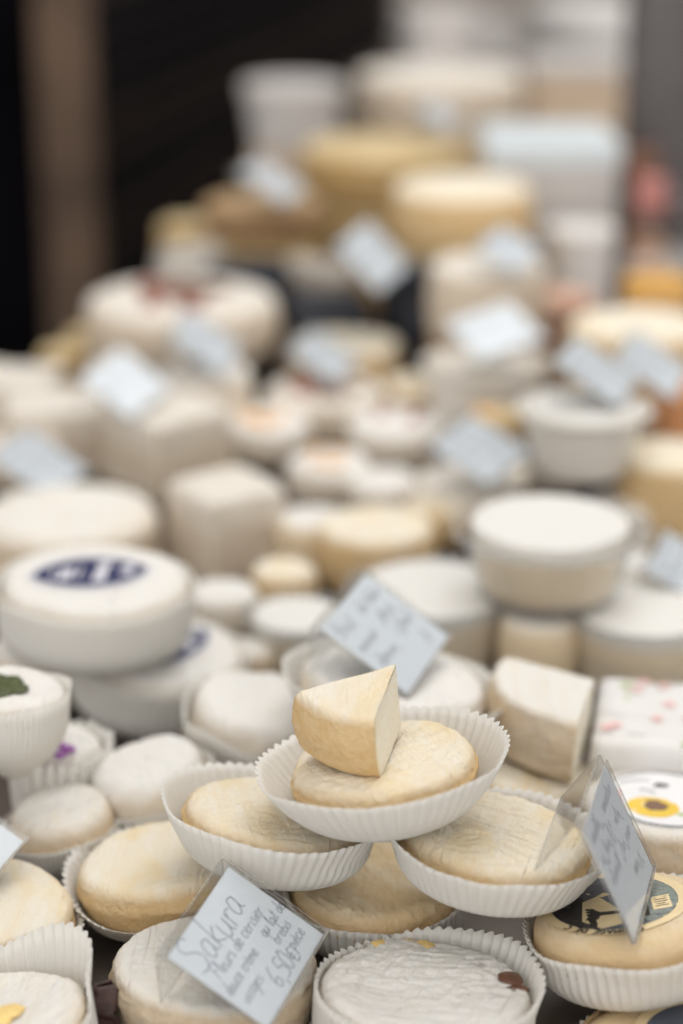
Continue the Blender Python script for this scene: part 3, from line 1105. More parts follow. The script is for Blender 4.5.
slab('floor', (-4, -0.5, -0.95), (5, 9, -0.90), 'floor')
def prism(name, pts, z0, z1, mat):
    n = len(pts)
    vs = [(x, y, z0) for x, y in pts] + [(x, y, z1) for x, y in pts]
    fs = [tuple(range(n))[::-1], tuple(range(n, 2 * n))] + [(i, (i + 1) % n, n + (i + 1) % n, n + i) for i in range(n)]
    return structure(obj(name, vs, fs, M[mat], None, smooth=False))


# the counter the cheeses lie on: its left edge slants back and to the right
bevel(prism('trim_1', [(-.36, .35), (1.5, .35), (1.5, 4.4), (-.02, 4.4), (-.155, 2.5), (-.255, 1.75), (-.31, 1.3), (-.36, .9)], -.05, -.003, 'counter'), .003)
slab('wall_back', (-4, 8.0, -0.9), (5, 8.1, 3.0), 'wall_back')

# dark shutter that closes the stall on the left: a backing with horizontal slats, running back and to the right
sh = MB()
Wm = Matrix.Translation((-0.315, 2.62, 0)) @ Matrix.Rotation(R(90 - 13), 4, 'Z')
sh.box((0, 0.03, -0.9), (1.95, 0.06, 2.6), 0, mat=Wm)
rs = random.Random(4)
zz = -0.88
while zz < 2.5:
    hgt = 0.030
    sh.box((0, -0.004, zz), (1.95, 0.03, zz + hgt), rs.choice((1, 2, 2)), mat=Wm)
    zz += hgt + 0.013
structure(sh.build('wall_left', [M['wall_dark'], M['slat'], M['slat_black']], None, smooth=False))
slab('wall_left_return', (-3.6, 2.75, -0.9), (-0.34, 2.82, 2.6), 'wall_dark')

pm = MB()
pm.box((-0.036, -0.04, 0), (0.036, 0.04, 3.4))
bevel(pm.build('trim_2', M['post'], None, smooth=False), .006).location = (-0.355, 2.62, -0.9)
structure(bpy.data.objects['trim_2'])

# ================================================================== THE PILE IN FRONT
GP = 'cheeses in pleated paper cases'
CASE = (.80, 1.30, .98, {})

cheese('goat_cheese', (382, 755, .1145), 187, .0285, 'rind_yellow',
       'cream wrinkled round in a wide paper case topping the pile, carrying the wedge',
       rot=(-7, -6, 20), case=(.70, 1.36, 1.0, dict(floppy=.003)), group=GP, ang=.25, seed=3)
cheese('goat_cheese', (278, 807, .077), 186, .028, 'rind_yellow',
       'cream wrinkled round in a paper case tucked under the left side of the topmost case',
       rot=(-6, 10, 10), case=(.70, 1.27, 1.0, dict(floppy=.003, rim=lambda a: 1 - .13 * max(0, math.cos(a)))), group=GP, ang=.15, seed=5)
cheese('goat_cheese', (497, 828, .0805), 190, .028, 'rind_yellow',
       'cream yellow round in a paper case under the topmost case, beside the upright sign',
       rot=(-5, 5, -15), case=(.70, 1.22, .92, dict(floppy=.003, rim=lambda a: 1 - .05 * max(0, -math.cos(a)))), group=GP, ang=-.1, seed=6)
cheese('goat_cheese', (162, 853, .039), 174, .032, 'rind_yellow',
       'smooth yellowish round in a paper case just behind the sign that reads Sakura',
       rot=(-4, -8, 0), case=(.70, 1.16, .9, dict(floppy=.003, rise=lambda a: -.012 * max(0, -math.sin(a)))), group=GP, wrinkle=.0005, seed=7)
cheese('goat_cheese', (-16, 896, .038), 182, .034, 'rind_yellow',
       'yellow round with a rough tan edge on the left border, behind the mottled one',
       rot=(-2, 8, 0), case=(.70, 1.1, .7, dict(floppy=.002)), group=GP, wrinkle=.0007, seed=8)
cheese('goat_cheese', (377, 876, .035), 168, .0325, 'rind_gold',
       'shaded golden brown round in a paper case under the middle of the pile',
       rot=(-2, 0, 35), case=(.70, 1.08, .80, dict(floppy=.002)), group=GP, ang=1.2, wrinkle=.0012, seed=9)

t, rad, rel, lift = cheese('goat_cheese', (628, 904, .0535), 194, .036, 'rind_gold',
       'golden brown round with a landscape picture label at the foot of the upright sign',
       rot=(-7, -8, 0), case=(.70, 1.16, .78, dict(floppy=.002, rim=lambda a: 1 - .055 * max(0, -math.cos(a - R(10))))), group=GP, wrinkle=.0002, lump=.0015, rt=.011, seed=10)
landscape_label(t, rel, .036, -.006, .003, .0345, R(0))
t, rad, rel, lift = cheese('goat_cheese', (686, 1044, .020), 214, .0195, 'rind_gold',
       'golden brown round with a dark picture label in the bottom right corner',
       rot=(-4, 0, 0), case=(.70, 1.12, .7, {}), group=GP, wrinkle=.0002, lump=.0012, rt=.010, seed=11)
landscape_label(t, rel, .0195, .012, .006, .034, R(14))

t, rad, rel, lift = cheese('goat_cheese', (215, 957, .034), 203, .034, 'rind_white',
       'white bloomy round with a dark leaf at its side, under the Sakura sign',
       rot=(-3, 2, 0), wrinkle=.0007, rt=.005, seed=12, case=(.72, 1.08, .42, dict(floppy=.001)))
t['group'] = GP
# the dark cherry leaf folded against the flank
lv, lf = [], []
for i in range(25):
    for j in range(17):
        s, q = i / 24, j / 16
        a = R(203) + (q - .5) * .42 * (math.sin(PI * (.08 + .9 * s)) ** .7)
        rr = rad * 1.04 + .0100 * math.sin(PI * q) + .0040 * nz(s * 7, q * 5, 2.2) + .0015 * nz(s * 19, q * 17, 5) + .0012
        lv.append((rr * math.cos(a), rr * math.sin(a), .003 + .027 * s + .0014 * nz(s * 5, q * 5)))
for i in range(24):
    for j in range(16):
        lf.append((i*17 + j, i*17 + j + 1, (i+1)*17 + j + 1, (i+1)*17 + j))
leaf = solidify(obj('cherry_leaf', lv, lf, M['leaf_dark'], t), .0016)
leaf['label'] = 'dark brown leaf pressed on the rind'

t, rad, rel, lift = cheese('goat_cheese', (426, 985, .036), 209, .036, 'rind_snow',
       'white furrowed round with a dark crack, in a tall paper case at bottom centre',
       rot=(-6, 2, -25), case=(.72, 1.13, 1.0, dict(floppy=.002, rise=lambda a: .011 * max(0, math.cos(a - R(42))) - .002, rim=lambda a: .93 + .05 * max(0, math.cos(a - R(40))) - .05 * max(0, -math.cos(a)))), group=GP, wrinkle=.0017, lump=.0045, ang=.45, rt=.006, seed=13)
# the crack that opens to the dark inside, and the orange bloom spots on its edge
lumps(t, 'crack', 'brown_fruit', [(rad * .66, rad * .56, .0362, .0056, .22), (rad * .78, rad * .44, .0355, .0046, .25)], 2, rel=rel)
lumps(t, 'orange_mould', 'yellow_spot', [(-rad * .34, rad * .80, .0360, .0044, .25), (-rad * .50, rad * .76, .0345, .0034, .25), (-rad * .72, rad * .56, .0348, .0040, .22)], 5, rel=rel)

t, rad, rel, lift = cheese('goat_cheese', (-9, 1011, .036), 188, .034, 'rind_white',
       'mottled white round with a yellow spot in the bottom left corner',
       rot=(-6, -9, 0), case=(.72, 1.22, 1.0, dict(floppy=.003, rise=lambda a: .022 * math.exp(-((a - R(58)) / R(48)) ** 2) - .006, rim=lambda a: .97 + .16 * math.exp(-((a - R(48)) / R(26)) ** 2) - .17 * max(0, math.cos(a - R(-25))))), group=GP, wrinkle=.0012, ang=.9, seed=14)
lumps(t, 'yellow_mould', 'yellow_spot', [(rad * .20, -rad * .10, .0352, .0070, .16), (rad * .12, -rad * .24, .0352, .0060, .16)], 4, rel=rel)

# wedges
def wedge(name, uvz, r_px, h, mat, label, arc, rot, seed, rt=.005, off=.5, **kw):
    p = at(*uvz)
    rad = r_px * mpp(p)
    rot = tuple(R(a) for a in rot)
    t = thing(name, seat(p, rot, h), rot, label, 'cheese', 'cut cheese wedges')
    rel = Relief(seed, rad, .0007, .0016, .3, .03)
    # built round its own axis, then shifted so that the thing's base is under its middle
    a = (R(arc[0]), R(arc[1]))
    wheel_body(rad, h, M[mat], t, rel, rt, .006, 44, 14, arc=a, cut_mat=M['paste'], bulge=.04)
    am = (a[0] + a[1]) / 2
    for ch in t.children:
        ch.location = (-math.cos(am) * rad * off, -math.sin(am) * rad * off, 0)
    return t


wedge('cheese_wedge', (360, 687, .1482), 112, .033, 'rind_yellow',
      'yellow rinded wedge with a pale cut face lying on the topmost paper-cased round',
      (200, 257), (4, -5, 0), 21)
wedge('cheese_wedge', (549, 686, .080), 104, .037, 'rind_white',
      'thick white and yellow quarter cheese beside the flower printed wrapping',
      (150, 254), (-1, 4, 0), 22)
cheese('goat_cheese', (533, 768, .041), 128, .036, 'rind_yellow',
       'small cream round with a tan flank lying under the thick quarter cheese', rot=(0, 4, 0), seed=23, case=(.70, 1.22, .45, {}), group=GP)

# the white cased cheeses behind the pile
cheese('goat_cheese', (396, 672, .0825), 182, .034, 'rind_snow',
       'snowy white round in a paper case behind the yellow wedge', rot=(-4, 8, 0), case=(.70, 1.24, .9, {}), group=GP, seed=24, wrinkle=.0009)
cheese('goat_cheese', (424, 706, .041), 150, .039, 'rind_white',
       'white round at the bottom of the heap behind the topmost paper case, mostly covered', rot=(0, 0, 0), seed=25, wrinkle=.0008, case=(.70, 1.06, .5, {}), group=GP)
cheese('goat_cheese', (262, 697, .058), 132, .050, 'rind_snow',
       'white bloomy round in a torn paper case left of the yellow wedge', rot=(7, 8, 20), case=(.72, 1.22, .75, dict(floppy=.006, rise=lambda a: .008 * math.cos(a - R(180)))), group=GP, seed=26, rt=.010)
cheese('goat_cheese', (144, 760, .051), 114, .046, 'rind_snow',
       'white tilted round in a paper case in front of the two blue label wheels', rot=(4, -12, 10), case=(.72, 1.16, .7, dict(floppy=.004)), group=GP, seed=27, rt=.010)
cheese('goat_cheese', (58, 803, .040), 104, .036, 'rind_white',
       'small white round with a yellow side in a paper case beside the left border', rot=(2, -6, 0), case=(.72, 1.12, .7, dict(floppy=.003)), group=GP, seed=28, rt=.010)

# left border: two garnished cheeses
t, rad, rel, lift = cheese('garnished_cheese', (14, 684, .108), 104, .050, 'rind_snow',
       'white cheese in a plain cup topped with dark herbs on the left border', rot=(0, 3, 0), seed=29, rt=.008, rb=.034, case=(.30, 1.12, .92, dict(depth=.0005, flare=1.1)))
lumps(t, 'herb_sprig', 'herb', [(-.020, -.004, .0505, .007, .22), (-.006, -.010, .0505, .0075, .2), (.003, -.006, .0505, .006, .2), (-.012, .004, .0505, .0075, .2), (-.002, .002, .0508, .006, .22)], 8)
t, rad, rel, lift = cheese('garnished_cheese', (58, 738, .056), 84, .053, 'rind_snow',
       'white cheese with a purple flower standing below the herb topped cheese', rot=(0, 0, 0), seed=30, rt=.008, case=(.80, 1.18, .95, dict(depth=.0022, pleats=26)))
lumps(t, 'flower', 'violet', [(.002, -.012, .0545, .0042, .5), (.008, -.016, .0545, .0036, .5), (-.003, -.018, .054, .0036, .5), (.004, -.022, .054, .003, .5)], 3)

# right border
t, rad, rel, lift = cheese('goat_cheese', (664, 799, .048), 164, .044, 'rind_white',
       'white round with a black ringed label and yellow oval at the right border', rot=(-3, 2, 0), case=(.72, 1.12, .6, {}), group=GP, seed=31, rt=.006, wrinkle=.0003, lump=.0012)
ring_label(t, rel, .044, rad * .80)
t = block('wrapped_cheese', (662, 712, .060), 138, 160, .056, 'rind_snow',
          'cheese wrapped in white paper printed with small pink flowers at the right border', rz=-10, taper=.95)
t.children[0].name = 'wrapping_paper'
t.children[0].data.materials[0] = M['wrap']
pf = MB()
rp = random.Random(9)
for k in range(26):
    x, y = rp.uniform(-.034, .034), rp.uniform(-.042, .042)
    mi = rp.choice((0, 0, 1, 2, 2))
    if mi < 2:
        for q in range(4):
            disc_on(None, x + .0022 * math.cos(q * 1.6), y + .0022 * math.sin(q * 1.6), .0019, .0016, q, .0570, 10, 2, mi, pf)
    else:
        pf.ribbon(smooth_line([(x, y), (x + .003, y + .002), (x + .006, y), (x + .010, y + .001)]), .0007, .0570, 2)
pf.build('flower_print', [M['pink'], M['green_ink'], M['label_grey']], t, smooth=False)

# ================================================================== PRICE SIGNS
FR = frame((.36, .92, .12), (-.82, .25, .52), (.46, -.26, .84))
def sign(px, scale, label, text=None, w=.07, h=.06, fr=None, seed=1, leg=.028):
    """px, scale: where the sign's centre shows and its pixels per metre"""
    d = FW + AX * ((px[0] - 341.5) / FPX) - UP * ((px[1] - 512) / FPX)
    return price_sign(Vector((0, 0, CAM_H)) + d * (FPX / scale), fr or FR, w, h, label, text, seed, leg=leg)
GS = None
F_SAK = frame((.375, .91, .176), (-.818, .236, .524), 0 * FW)
sign((245.1, 940.5), 2270, 'clear sign that reads Sakura and 6,50€ on the white bloomy round in front', 'sakura', .0666, .0573, F_SAK, 3)
sign((384, 628.6), 1836, 'clear sign with grey handwriting standing behind the yellow wedge', 'bout', .073, .0626, frame((.361, .929, .085), (-.80, .262, .541), FW), 5)
F_R = frame((.264, .964, -.013), (-.426, .128, .896), FW)
sign((619.1, 844.8), 2220, 'clear sign standing steeply on the landscape picture label, seen nearly edge on', 'faint', .0705, .0605, F_R, 6, leg=.030)
sign((-60, 842), 2100, 'clear sign on the left border of the photo of which only a corner shows', 'faint', .07, .06, FR, 7)

F4 = frame((.317, .948, .034), (-.823, .257, .507), FW)
sign((37.9, 460.6), 1330, 'pale blue sign lying on the flat cream cheese at the left border', 'light', .07, .06, F4, 8)
sign((124.8, 380.2), 1255, 'pale blue sign resting on the tall square block cheese', 'light', .0655, .056, frame((.452, .878, .159), (-.781, .303, .546), FW), 9)
sign((204, 339.8), 1192, 'pale blue sign in front of the large garnished round near the dark shutter', 'light', .067, .0575, frame((.162, .972, .169), (-.822, .038, .568), FW), 10)
sign((322.7, 353.6), 1135, 'pale blue sign on the red centred cheese in the middle rows, below the ash logs', 'light', .062, .053, FR, 11)
sign((494.8, 328.2), 1205, 'broad bright sign above the pale dish right of the ash logs', 'light', .067, .057, frame((.856, .491, .165), (-.512, .754, .411), FW), 12)
sign((595.7, 367.9), 1385, 'clear sign with a bright glint standing over the white dish on the ash cheeses', 'light', .069, .059, frame((.351, .935, .043), (-.815, .282, .506), FW), 13)
sign((652, 362), 1320, 'dim sign behind the white dish, next to the orange tub', 'light', .066, .056, FR, 14)
sign((479.2, 446.6), 1335, 'pale blue sign just behind the large white cheese in the clear dish', 'light', .069, .059, frame((.538, .834, .122), (-.793, .452, .409), FW), 15)
sign((678, 561), 1550, 'blue grey sign cut off by the right border beside the white topped wheel', 'light', .045, .040, frame((.413, .836, .361), (-.875, .254, .413), FW), 16)
sign((372, 253.3), 1100, 'tilted white sign beside the dark ash logs', 'light', .07, .06, frame((.434, .884, .172), (-.676, .193, .712), FW), 17)
sign((271.7, 178.6), 1000, 'white sign lying on the flat brown cheese near the dark shutter', 'light', .07, .06, F4, 18)
sign((507.3, 246.6), 1152, 'small glaring white sign on the brown flanked cheese in the back rows', 'light', .053, .0455, frame((.518, .828, .216), (-.809, .392, .437), FW), 19)
sign((438, 112), 915, 'small bluish sign on the yellow wheels far behind', 'light', .05, .042, FR, 20)

# ================================================================== MIDDLE ROWS
GB = 'blue label wheels in paper cases'
BC = (.80, 1.08, .88, dict(pleats=60, depth=.0009, floppy=.0012))
t, rad, rel, lift = cheese('blue_label_cheese', (95, 574, .098), 186, .046, 'rind_snow',
       'upper wheel with a navy oval label, in a paper case on the left', rot=(0, 2, 0), case=BC, group=GB, wrinkle=0, lump=.001, rt=.009, seed=40)
lens_label(t, rel, .046, -.003, .001, .036, .024, R(14))
t, rad, rel, lift = cheese('blue_label_cheese', (160, 644, .046), 166, .044, 'rind_snow',
       'lower wheel with a navy oval label half hidden under the upper one', rot=(3, 7, 0), case=BC, group=GB, wrinkle=0, lump=.001, rt=.009, seed=41)
lens_label(t, rel, .044, .012, -.001, .032, .013, R(64))

cheese('soft_cheese', (38, 640, .045), 92, .043, 'rind_snow', 'white round under the left side of the upper blue label wheel', seed=44, n=72, n_top=12, wrinkle=.0004)
cheese('blue_label_cheese', (66, 507, .050), 182, .046, 'rind_white', 'broad flat cream cheese carrying a pale blue sign at the left border', seed=42, wrinkle=.0004, rt=.016, rb=.012, bulge=-.04, n=72)
GK = 'square block cheeses'
block('cheese_block', (166, 404, .070), 100, 100, .069, 'rind_beige', 'tall square pale block under a pale blue sign on the left', rz=40, taper=.97, group=GK)
block('cheese_block', (226, 482, .066), 98, 100, .066, 'rind_beige', 'square pale block standing in front of the block with the sign', rz=34, taper=.90, group=GK)
block('cheese_block', (52, 398, .060), 100, 90, .060, 'rind_beige', 'beige block at the left border behind the flat cream cheese', rz=12, taper=.94, group=GK)
block('cheese_block', (14, 372, .058), 90, 80, .058, 'rind_beige', 'beige block on the left border next to the dark shutter', rz=-8, taper=.9, group=GK)

GC = 'small goat cheeses by the shutter'
for (u, v, w, m, lab) in ((88, 330, 46, 'rind_ochre', 'small golden goat cheese nearest the dark shutter'),
                          (118, 326, 44, 'rind_beige', 'small beige goat cheese just left of the large garnished round'),
                          (62, 346, 48, 'rind_ochre', 'small ochre goat cheese behind the beige blocks'),
                          (112, 348, 46, 'rind_beige', 'small goat cheese between the blue sign on the block and the garnished round')):
    cheese('small_goat_cheese', (u, v, .060), w, .058, m, lab, group=GC, n=48, n_top=10, rt=.009)

# garnished cheeses in the middle
def garnish(t, h, rad, mats, seed, spread=.5, k=7):
    rg = random.Random(seed)
    for m in mats:
        sp = []
        for i in range(4 if m == 'red_fruit' else k):
            a, r = rg.uniform(0, 2 * PI), rad * spread * math.sqrt(rg.random())
            sp.append((r * math.cos(a), r * math.sin(a), h + .0005, rad * rg.uniform(.10, .17), .55))
        lumps(t, {'red_fruit': 'red_fruit', 'orange_fruit': 'apricot', 'brown_fruit': 'fig_slice', 'herb': 'herb', 'amber': 'relish'}[m], m, sp, seed, 8)


GG = 'cheeses with a fruit topping'
def fruit_cheese(u, v, z, w, h, mat, mats, lab, spread=.5, **kw):
    t, rad, rel, lift = cheese('fruit_topped_cheese', (u, v, z), w, h, mat, lab, group=GG, n=72, n_top=12, wrinkle=.0003, rt=.009, **kw)
    garnish(t, h, rad, mats, int(u), spread)
    return t


fruit_cheese(182, 296, .100, 190, .052, 'rind_beige', ('brown_fruit', 'red_fruit'), 'large round with dark and red garnish next to the dark shutter', .55)
block('cheese_block', (182, 359, .0475), 74, 60, .047, 'rind_beige', 'beige block under the large garnished round', rz=5, group=GK)
fruit_cheese(207, 366, .076, 88, .075, 'rind_snow', ('brown_fruit',), 'round with a dark filling under the sign in front of the large garnished round')
fruit_cheese(264, 418, .038, 92, .036, 'rind_snow', ('orange_fruit',), 'small white round with orange fruit right of the tall square block')
fruit_cheese(324, 388, .045, 122, .043, 'rind_beige', ('red_fruit', 'brown_fruit'), 'round with a red and brown middle under the sign below the ash logs')
fruit_cheese(398, 418, .042, 104, .040, 'rind_snow', ('red_fruit',), 'white round with red fruit left of the sign behind the clear dish')
fruit_cheese(328, 458, .038, 84, .036, 'rind_snow', ('orange_fruit',), 'small white round with yellow fruit in front of the red centred cheeses', .6)
fruit_cheese(494, 412, .064, 58, .062, 'rind_ochre', ('orange_fruit',), 'small cheese with bright orange fruit below the pale dish', .8)

GW = 'plain white rounds of the middle rows'
for (u, v, z, w, h, m, lab) in ((468, 478, .042, 112, .040, 'rind_beige', 'plain round under the sign behind the clear dish'),
                                (384, 478, .034, 74, .032, 'rind_snow', 'little white round between the yellow fruit cheese and the sign'),
                                (376, 522, .050, 118, .048, 'rind_yellow', 'creamy yellow round behind the clear sign of the wedge'),
                                (284, 566, .042, 66, .040, 'rind_yellow', 'small yellow cheese behind the white topped dish left of the sign'),
                                (312, 514, .044, 78, .042, 'rind_ivory', 'pale round right of the lower square block'),
                                (345, 340, .060, 112, .058, 'rind_yellow', 'yellowish wheel behind the sign below the ash logs'),
                                (410, 380, .044, 56, .042, 'rind_yellow', 'small cream round left of the pale dish'),
                                (672, 452, .082, 104, .080, 'rind_yellow', 'tall yellow cheese on the right border above the blue grey sign')):
    cheese('soft_cheese', (u, v, z), w, h, m, lab, group=GW, n=72, n_top=12, rt=.008, wrinkle=.0004)

for (u, v, z, w, h, m, lab) in ((222, 588, .046, 74, .044, 'rind_snow', 'white round right of the upper blue label wheel'),
                                (248, 642, .034, 56, .032, 'rind_white', 'small white round right of the lower blue label wheel'),
                                (505, 470, .036, 70, .034, 'rind_yellow', 'cream round behind the large clear dish'),
                                (622, 500, .050, 74, .048, 'rind_snow', 'white round right of the large clear dish'),
                                (440, 500, .036, 70, .034, 'rind_yellow', 'cream round left of the large clear dish'),
                                (20, 440, .040, 80, .038, 'rind_beige', 'beige round under the pale blue sign at the left border')):
    cheese('soft_cheese', (u, v, z), w, h, m, lab, group=GW, n=72, n_top=12, rt=.008, wrinkle=.0004)
GD = 'white cheeses in clear dishes'
cheese_in_dish((550, 519, .106), 204, 158, .050, 'large flat white cheese in a clear wide rimmed dish right of centre', group=GD, lip=.009, base_f=.80, dish_h=.044)
cheese_in_dish((432, 586, .054), 178, 150, .052, 'white topped cheese in a clear dish behind the clear sign of the wedge', group=GD, lip=.005, base_f=.92)
cheese_in_dish((298, 612, .046), 116, 92, .044, 'small white topped cheese in a clear dish left of the clear sign', group=GD, lip=.005, base_f=.86)
cheese_in_dish((644, 607, .054), 150, 140, .052, 'ivory wheel with a white top at the right, under the large clear dish', group=GD, lip=.002, base_f=.95)
cheese('soft_cheese', (540, 612, .050), 82, .049, 'rind_ivory', 'ivory cheese in the shade under the large clear dish', seed=61, wrinkle=0, rt=.010, group=GW, n=72, n_top=12)
cheese('soft_cheese', (620, 560, .054), 90, .053, 'rind_ivory', 'ivory round behind the ivory wheel with a white top', seed=62, wrinkle=0, rt=.010, group=GW, n=72, n_top=12)

cheese_in_dish((584, 404, .120), 138, 110, .050, 'white cheese in a pale dish standing on the ash cheeses', dish_mat='ceramic', lip=.005, base_f=.72, dish_h=.048)
cheese_in_dish((486, 362, .082), 130, 104, .080, 'cheese in a pale dish under the broad bright sign', cheese_mat='rind_beige', dish_mat='ceramic', lip=.004, base_f=.80)
GA = 'ash coated cheeses'
for (u, v, w, m, lab) in ((556, 448, 56, 'rind_grey', 'grey ash coated pyramid under the left side of the pale dish'),
                          (610, 450, 56, 'rind_ash', 'dark ash coated pyramid under the pale dish'),
                          (588, 432, 56, 'rind_ash', 'dark ash coated pyramid at the back under the pale dish')):
    block('ash_cheese', (u, v, .066), w, w, .066, m, lab, rz=u, taper=.72, group=GA, n=10)

def log(u, v, z, lpx, rad, mat, rz, lab):
    p = at(u, v, z)
    t = thing('ash_log', (p.x, p.y, z - 2 * rad), (0, 0, R(rz)), lab, 'cheese', 'ash coated logs')
    log_body(t, lpx * mpp(p), rad, mat, u * .37)
    return t


LOGS = [log(190, 244, .118, 74, .030, 'rind_grey', 20, 'grey log at the left end of the ash logs'),
        log(246, 258, .112, 92, .028, 'rind_ash', -6, 'dark ash log next to the grey one at the left end'),
        log(318, 258, .108, 78, .025, 'rind_grey', -24, 'grey dusted log behind the long black ash log'),
        log(326, 292, .088, 92, .029, 'rind_ash', 4, 'long black ash log above the yellowish wheel'),
        log(421, 304, .096, 34, .028, 'rind_ash', -8, 'black ash log below the tilted white sign')]
block('ash_cheese', (410, 264, .118), 54, 54, .117, 'rind_ash', 'tall dark block under the tilted white sign', rz=20, taper=.9, group=GA, n=10)
for lg in LOGS:                                       # each log lies on a small round
    SEED[0] += 1
    hh = lg.location.z - .001
    t = thing('ash_cheese', (lg.location.x, lg.location.y, 0), (0, 0, 0), 'small dark round under the ' + lg['label'].split(' of the')[0].split(' at the')[0], 'cheese', GA)
    wheel_body(.023, hh, M['rind_ash'], t, Relief(SEED[0], .023, 0, .001), .006, .006, 40, 8)

# ================================================================== BACK ROWS
GH = 'stacked wheels of the back rows'
def stack(u, v, z, w, hs, mats, labs, jit=2.0):
    """wheels standing on one another; hs from the top down"""
    p = at(u, v, z)
    d = w * mpp(p)
    zt = z
    rj = random.Random(int(u + v))
    for i, (h, m, lab) in enumerate(zip(hs, mats, labs)):
        SEED[0] += 1
        rad = d / 2 * (1 if i == 0 else 1.02)
        t = thing('stacked_cheese', (p.x + rj.uniform(-.004, .004) * (i > 0), p.y + rj.uniform(-.004, .004) * (i > 0), zt - h), (0, 0, rj.uniform(0, 6)), lab, 'cheese', GH)
        wheel_body(rad, h - .0005, M[m], t, Relief(SEED[0], rad, .0003, .0012, .2, .02), .008, .008, 64, 10, z0=0.0)
        zt -= h


stack(262, 200, .140, 118, (.034, .050, .056), ('rind_brown', 'rind_ochre', 'rind_brown'),
      ('flat brown cheese under the white sign near the dark shutter', 'ochre wheel under the flat brown cheese', 'brown wheel at the bottom under the flat brown cheese'))
cheese('soft_cheese', (188, 222, .090), 60, .088, 'rind_ochre', 'ochre cheese between the dark shutter and the brown stack', n=48, n_top=8)
stack(384, 145, .172, 166, (.056, .058, .058), ('rind_ochre', 'rind_ochre', 'rind_ochre'),
      ('top yellow wheel of the broad stack in the back', 'second yellow wheel of the broad stack in the back', 'lowest yellow wheel of the broad stack in the back'))
stack(462, 184, .176, 138, (.060, .058, .058), ('rind_yellow', 'rind_ochre', 'rind_beige'),
      ('pale yellow wheel on the stack right of the broad one', 'ochre wheel in the middle of the stack right of the broad one', 'beige wheel at the foot of the stack right of the broad one'))
stack(488, 262, .140, 116, (.066, .074), ('rind_beige', 'rind_brown'),
      ('cream cheese with a brown flank under the small glaring sign', 'brown cheese under the cream one with the glaring sign'))
stack(440, 72, .200, 165, (.075, .06, .065), ('rind_beige', 'rind_yellow', 'rind_beige'),
      ('broad rosy white wheel far behind', 'yellow wheel under the broad rosy white one', 'pale wheel at the bottom under the broad rosy white one'))
stack(640, 322, .120, 140, (.060, .060), ('rind_yellow', 'rind_beige'),
      ('cream wheel behind the dim sign at the right', 'wheel under the cream one at the right border'))

GT = 'plastic tubs of the back rows'
tb = tub('plastic_tub', (294, 82, .205), 104, .078, 'tub_grey', 'tub_grey', 'rounded white tub in front of the black shutter', taper=.82, group=GT)
tub('cardboard_box', (294, 82, .126), 84, .1265, 'kraft', 'kraft', 'tan box under the rounded white tub', 'box', square=True, deep=84, taper=.97, under=tb)
tub('plastic_tub', (548, 132, .200), 132, .1995, 'tub_grey', 'tub_blue', 'square tub with a pale blue lid in the back', taper=.95, square=True, deep=140, lid_h=.022, group=GT)
tub('plastic_tub', (582, 226, .130), 72, .128, 'lid_white', 'lid_white', 'round white tub right of the glaring sign', group=GT)
tb = tub('plastic_tub', (440, 6, .262), 84, .13, 'tub_grey', 'tub_grey', 'grey tub at the top edge beside the black shutter', group=GT)
tub('plastic_tub', (440, 6, .130), 84, .1310, 'tub_grey', 'tub_grey', 'lower grey tub under the one beside the black shutter', group=GT, under=tb)
tub('cardboard_box', (576, 58, .205), 104, .204, 'kraft', 'tub_grey', 'tan box in the back right with a pale lid', 'box', square=True, deep=110, taper=.97)
tub('plastic_tub', (594, 2, .245), 126, .243, 'tub_grey', 'lid_white', 'large white tub at the top edge', group=GT, taper=.92, lid_h=.05)
tub('plastic_tub', (494, 18, .220), 58, .218, 'tub_grey', 'tub_grey', 'narrow grey tub at the top edge left of the large white one', group=GT)
tub('metal_canister', (668, -20, .340), 84, .338, 'pewter', 'pewter', 'tall dark grey canister on the right border', 'canister', taper=.98)

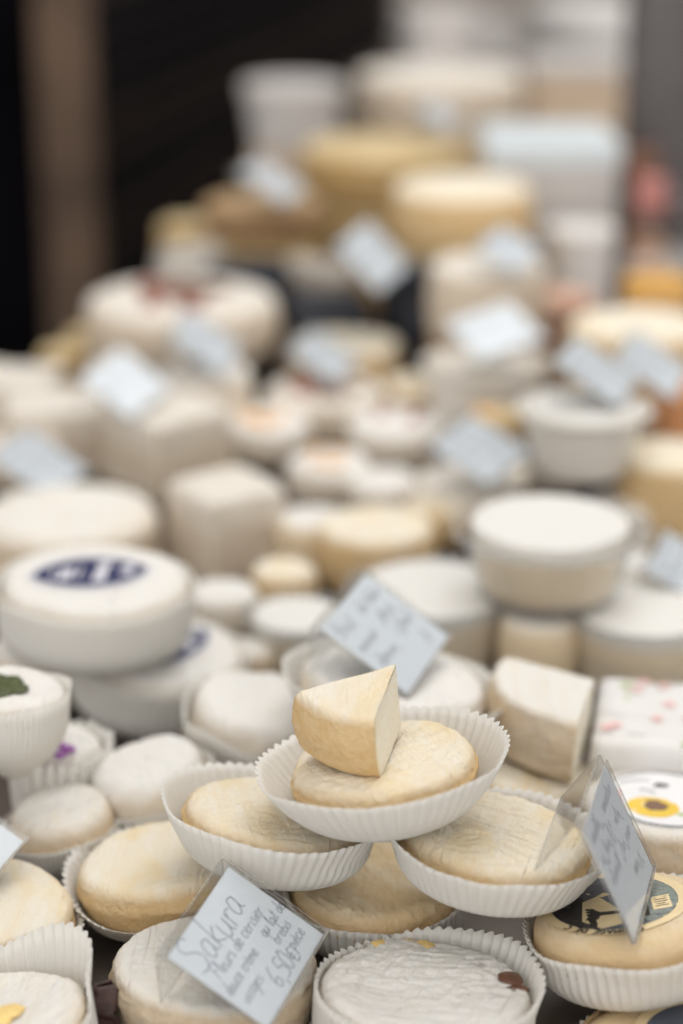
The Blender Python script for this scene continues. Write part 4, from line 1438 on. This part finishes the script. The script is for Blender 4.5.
jar((640, 150, .190), 46, .188, 'brown_fruit', 'brown_fruit', 'jar of dark brown preserve at the back right')
jar((652, 178, .180), 36, .178, 'salmon', 'red_lid', 'jar with a red lid at the back right border')
jar((692, 198, .160), 52, .158, 'tub_grey', 'pewter', 'glass jar on the right border in front of the canister')
tub('food_tub', (660, 262, .142), 88, .140, 'plastic', 'orange_paste', 'clear tub filled with amber relish on the right', 'tub', open_=True, fill='amber')
tub('food_tub', (566, 292, .090), 78, .088, 'plastic', 'salmon', 'clear tub of salmon coloured paste behind the broad bright sign', 'tub', open_=True, fill='salmon')
tub('food_tub', (676, 372, .104), 58, .102, 'plastic', 'orange_paste', 'tub of orange paste on the right border beside the dim sign', 'tub', open_=True, fill='orange_paste')

# ================================================================== LIGHT
w = bpy.data.worlds.new('world')
SC.world = w
w.use_nodes = True
bg = w.node_tree.nodes['Background']
# front fill, as from an open street: sky gradient added to brighten side faces
nt = w.node_tree
tc = nt.nodes.new('ShaderNodeTexCoord')
sp = nt.nodes.new('ShaderNodeSeparateXYZ')
nt.links.new(tc.outputs['Generated'], sp.inputs[0])
mr = nt.nodes.new('ShaderNodeMapRange')
mr.interpolation_type = 'SMOOTHSTEP'
mr.inputs['From Min'].default_value = 0.35
mr.inputs['From Max'].default_value = -0.85
mr.inputs['To Min'].default_value = 0.46
mr.inputs['To Max'].default_value = 1.42
nt.links.new(sp.outputs['Y'], mr.inputs['Value'])
nt.links.new(mr.outputs['Result'], bg.inputs['Strength'])
bg.inputs['Color'].default_value = (1.0, 0.968, 0.925, 1)


def area(name, loc, target, sx, sy, power, col):
    d = bpy.data.lights.new(name, 'AREA')
    d.shape = 'RECTANGLE'
    d.size, d.size_y, d.energy, d.color = sx, sy, power, col
    o = bpy.data.objects.new(name, d)
    COL.objects.link(o)
    o.location = loc
    o.rotation_euler = (Vector(target) - Vector(loc)).to_track_quat('-Z', 'Y').to_euler()
    return o


area('daylight_canopy', (0.42, 2.1, 2.0), (0.05, 1.15, 0.0), 1.5, 1.5, 28, (1.0, 0.98, 0.945))
area('stall_lamp', (-0.35, 0.7, 1.8), (0.0, 1.0, 0.0), 0.7, 0.7, 4, (1.0, 0.93, 0.84))

vs = SC.view_settings
vs.view_transform = 'Standard'
vs.look = 'None'
vs.gamma = 1
vs.exposure = 0.0
vs.use_curve_mapping = False
SC.cycles.use_denoising = True
SC.cycles.max_bounces = 10
SC.cycles.transparent_max_bounces = 24
